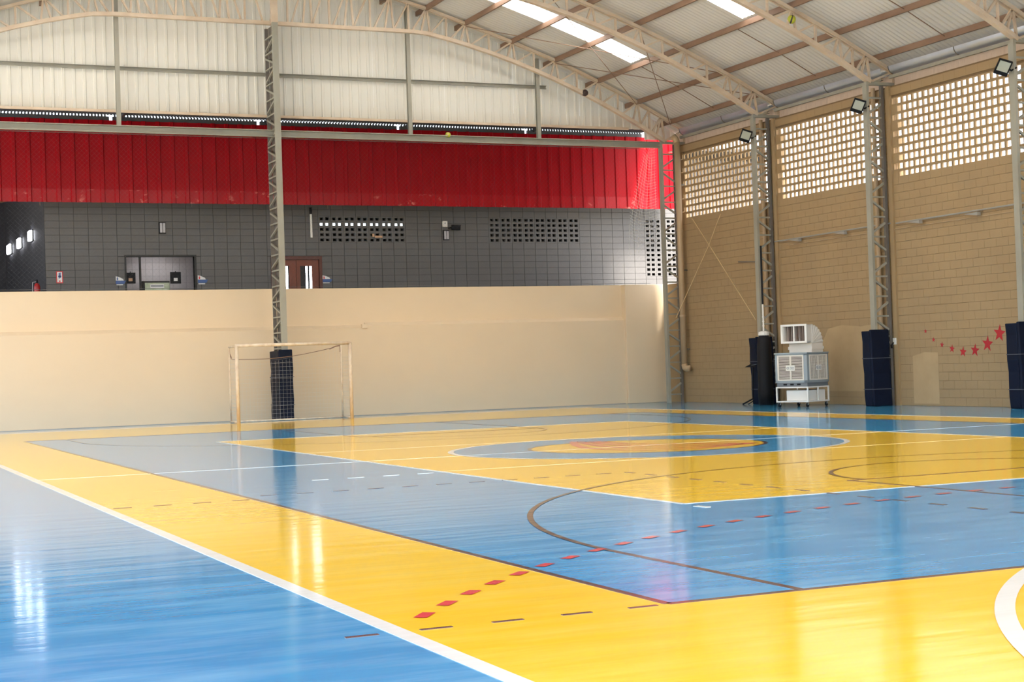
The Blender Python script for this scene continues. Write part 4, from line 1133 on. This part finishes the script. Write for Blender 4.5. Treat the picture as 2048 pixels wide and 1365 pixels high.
# ================================================================== FLOODLIGHTS
for k, (px, py, Y, lab) in enumerate(((1491, 273, FR[1], 'black floodlight on the column behind the cooler'), (1716, 213, FR[2], 'black floodlight on the column between the cooler and stars'), (2006, 136, FR[3], 'black floodlight on the column at the right edge'))):
    p = at_y(px, py, Y-0.05)
    t = thing('floodlight', lab, 'floodlight', p, 'column floodlights')
    nrm = Vector((-0.55, -0.62, -0.56)).normalized(); u = nrm.cross(Vector((0, 0, 1))).normalized(); v = u.cross(nrm)
    a = 0.42; uu = u*math.cos(a)+v*math.sin(a); vv = -u*math.sin(a)+v*math.cos(a)
    MB().frame_box(p-nrm*0.03, uu*0.30, vv*0.36, nrm*0.06).build('housing', 'black', t, bevel=0.01)
    MB().frame_box(p+nrm*0.002+vv*0.035, uu*0.235, vv*0.235, nrm*0.008).build('glass', 'lens', t)
    MB().frame_box(p-nrm*0.08-vv*0.13, uu*0.24, vv*0.08, nrm*0.06).build('driver_box', 'black', t)
    MB().tube([p-nrm*0.08, Vector((X_COL-0.02, Y-0.02, p.z-0.04)), Vector((X_COL+0.06, Y-0.10, p.z+0.02))], 0.022, 6).build('bracket', 'black', t)

# ================================================================== PIPES, CONDUITS, ROPES
px_ = at_x(1361, 500, 24.18)
dp = thing('downpipe', 'tan painted downpipe beside the far right corner column', 'pipe', (px_.x, px_.y, 1.05))
MB().tube([(px_.x, px_.y, 1.10), (px_.x, px_.y, 7.95)], 0.09, 12).build('pipe', 'pipe', dp, smooth=True)
MB().tube([(px_.x, px_.y, 1.15), (px_.x+0.0, px_.y-0.03, 1.05), (px_.x+0.02, px_.y-0.12, 1.02), (px_.x+0.04, px_.y-0.24, 1.03)], 0.095, 12).build('elbow', 'pipe', dp, smooth=True)
MB().tube([(px_.x, px_.y, 7.9), (px_.x-0.02, px_.y+0.03, 8.02), (px_.x-0.06, px_.y+0.10, 8.10)], 0.10, 12).build('top_bend', 'pipe', dp, smooth=True)
for z in (1.6, 4.0, 6.6): MB().box(px_.x, X_WALL-0.02, px_.y-0.03, px_.y+0.03, z, z+0.04).build('pipe_clip', 'darksteel', dp)
for z in (2.6, 5.2): MB().tube([(px_.x, px_.y, z), (px_.x, px_.y, z+0.06)], 0.10, 12).build('pipe_joint', 'pipe', dp)
for Y in FR[1:3]:
    t = tag(MB().tube([(24.30, Y+0.33, 0.0), (24.30, Y+0.33, 7.9)], 0.055, 10).build('downpipe', 'pipe', loc=(24.3, Y+0.33, 0)), 'slim tan pipe behind the lattice column %s' % ('by the air cooler' if Y == FR[1] else 'between the cooler and stars'), 'pipe', 'wall pipes')
cd = thing('wall_conduit', 'thin grey conduit with sprung clips along the tan block wall', 'conduit', (X_WALL-0.05, 31, 4.4))
for ya, yb in ((36.9, 31.75), (31.55, 26.2)):
    za, zb2 = 4.47, 4.49
    MB().tube([(X_WALL-0.06, ya, za), (X_WALL-0.06, yb, zb2)], 0.022, 6).build('conduit_run', 'conduit', cd)
MB().tube([(X_WALL-0.035, 36.3, 4.32), (X_WALL-0.035, 26.2, 4.34)], 0.012, 5).build('cable_run', 'pipe', cd)
for (a, b_) in ((1594, 481), (1684, 467), (1833, 445), (1948, 429)):
    q = at_x(a, b_, X_WALL-0.06); m = MB(); m.prism([(q.x-0.02, q.y+0.22, q.z+0.02), (q.x-0.02, q.y-0.25, q.z+0.03), (q.x-0.02, q.y-0.25, q.z-0.05), (q.x-0.02, q.y-0.05, q.z-0.02)], (-0.10, 0, 0)); m.build('lamp_clip', 'conduit', cd)
tag(MB().tube([at_x(1477, 524, X_WALL-0.05), at_x(1514, 524, X_WALL-0.05)], 0.02, 6).build('wall_bar', 'darksteel', loc=at_x(1495, 524, X_WALL-0.05)), 'short dark bar on the tan wall left of the cooler column', 'bar')
rp = [((1384, 437), (1418, 490), (1512, 641), 'slack sandy rope running down to the cooler column'), ((1441, 428), (1418, 490), (1352, 636), 'slack sandy rope running down to the corner column')]
for k, (a, m_, c_, lab) in enumerate(rp):
    A = at_x(*a, X_WALL-0.09); B = at_x(*m_, X_WALL-0.30-0.06*k); D = at_x(*c_, X_COL+0.02)
    pts = []
    for i in range(13):
        t = i/12; pts.append(A*(1-t)*(1-2*t)+B*4*t*(1-t)+D*t*(2*t-1) if False else (A.lerp(B, t*2) if t < .5 else B.lerp(D, t*2-1)))
    tag(MB().tube(pts, 0.013, 5).build('rope', 'rope', loc=D), lab, 'rope', 'slack ropes')
q = at_x(1790, 683, X_WALL-0.06)
t = thing('wall_socket', 'small white socket box on the tan wall beside the navy pad', 'socket', q)
MB().box(q.x-0.02, q.x+0.05, q.y-0.07, q.y+0.07, q.z-0.08, q.z+0.08).build('box', 'whiteplastic', t, bevel=0.01)
MB().tube([q+Vector((-0.02, 0.03, -0.03)), q+Vector((-0.08, 0.05, -0.10)), q+Vector((-0.03, 0.1, -0.16))], 0.018, 6).build('plug', 'black', t)
MB().tube([q+Vector((0, 0, -0.08)), q+Vector((0, -0.03, -0.9)), q+Vector((0, -0.05, -q.z+0.05))], 0.01, 5).build('cable', 'pipe', t)
MB().tube([q+Vector((0.03, 0, 0.08)), q+Vector((0.03, 0, 2.6))], 0.012, 5).build('feed_pipe', 'pipe', t)

# ================================================================== STUCK BALLS
def ball(name, lab, p, r, m1, m2, n=16):
    t = thing(name, lab, 'ball', p)
    b = MB(); b2 = MB(); rings = 10
    for i in range(rings):
        for k in range(n):
            def sp(i_, k_):
                th = math.pi*i_/rings; ph = 2*math.pi*k_/n
                d = Vector((math.sin(th)*math.cos(ph), math.sin(th)*math.sin(ph), math.cos(th)))
                d.rotate(Matrix.Rotation(0.6, 3, 'X')); return Vector(p)+d*r
            tgt = b2 if (k % 5 == 0 or i in (0, rings-1)) else b
            vs = [sp(i, k), sp(i+1, k), sp(i+1, k+1), sp(i, k+1)]
            if i == 0: tgt.add(vs[:3], [(0, 1, 2)])
            elif i == rings-1: tgt.add([vs[0], vs[1], vs[3]], [(0, 1, 2)])
            else: tgt.add(vs, [(0, 1, 2, 3)])
    b.build('ball_panels', m1, t, smooth=True); b2.build('ball_stripes', m2, t, smooth=True)
ball('stuck_ball', 'lime and dark ball wedged in the roof truss', at_y(1583, 39, FR[2]-0.02), 0.105, 'balllime', 'balldark')
ball('stuck_ball', 'dark worn ball wedged low in the gable truss', at_y(1170, 186, FR[0]-0.04), 0.10, 'nest', 'nest')
ball('stuck_ball', 'small pale yellow ball resting on the grey steel beam', at_y(896, 270, 42.25)+Vector((0, 0, 0.0)), 0.08, 'balllime', 'brass')
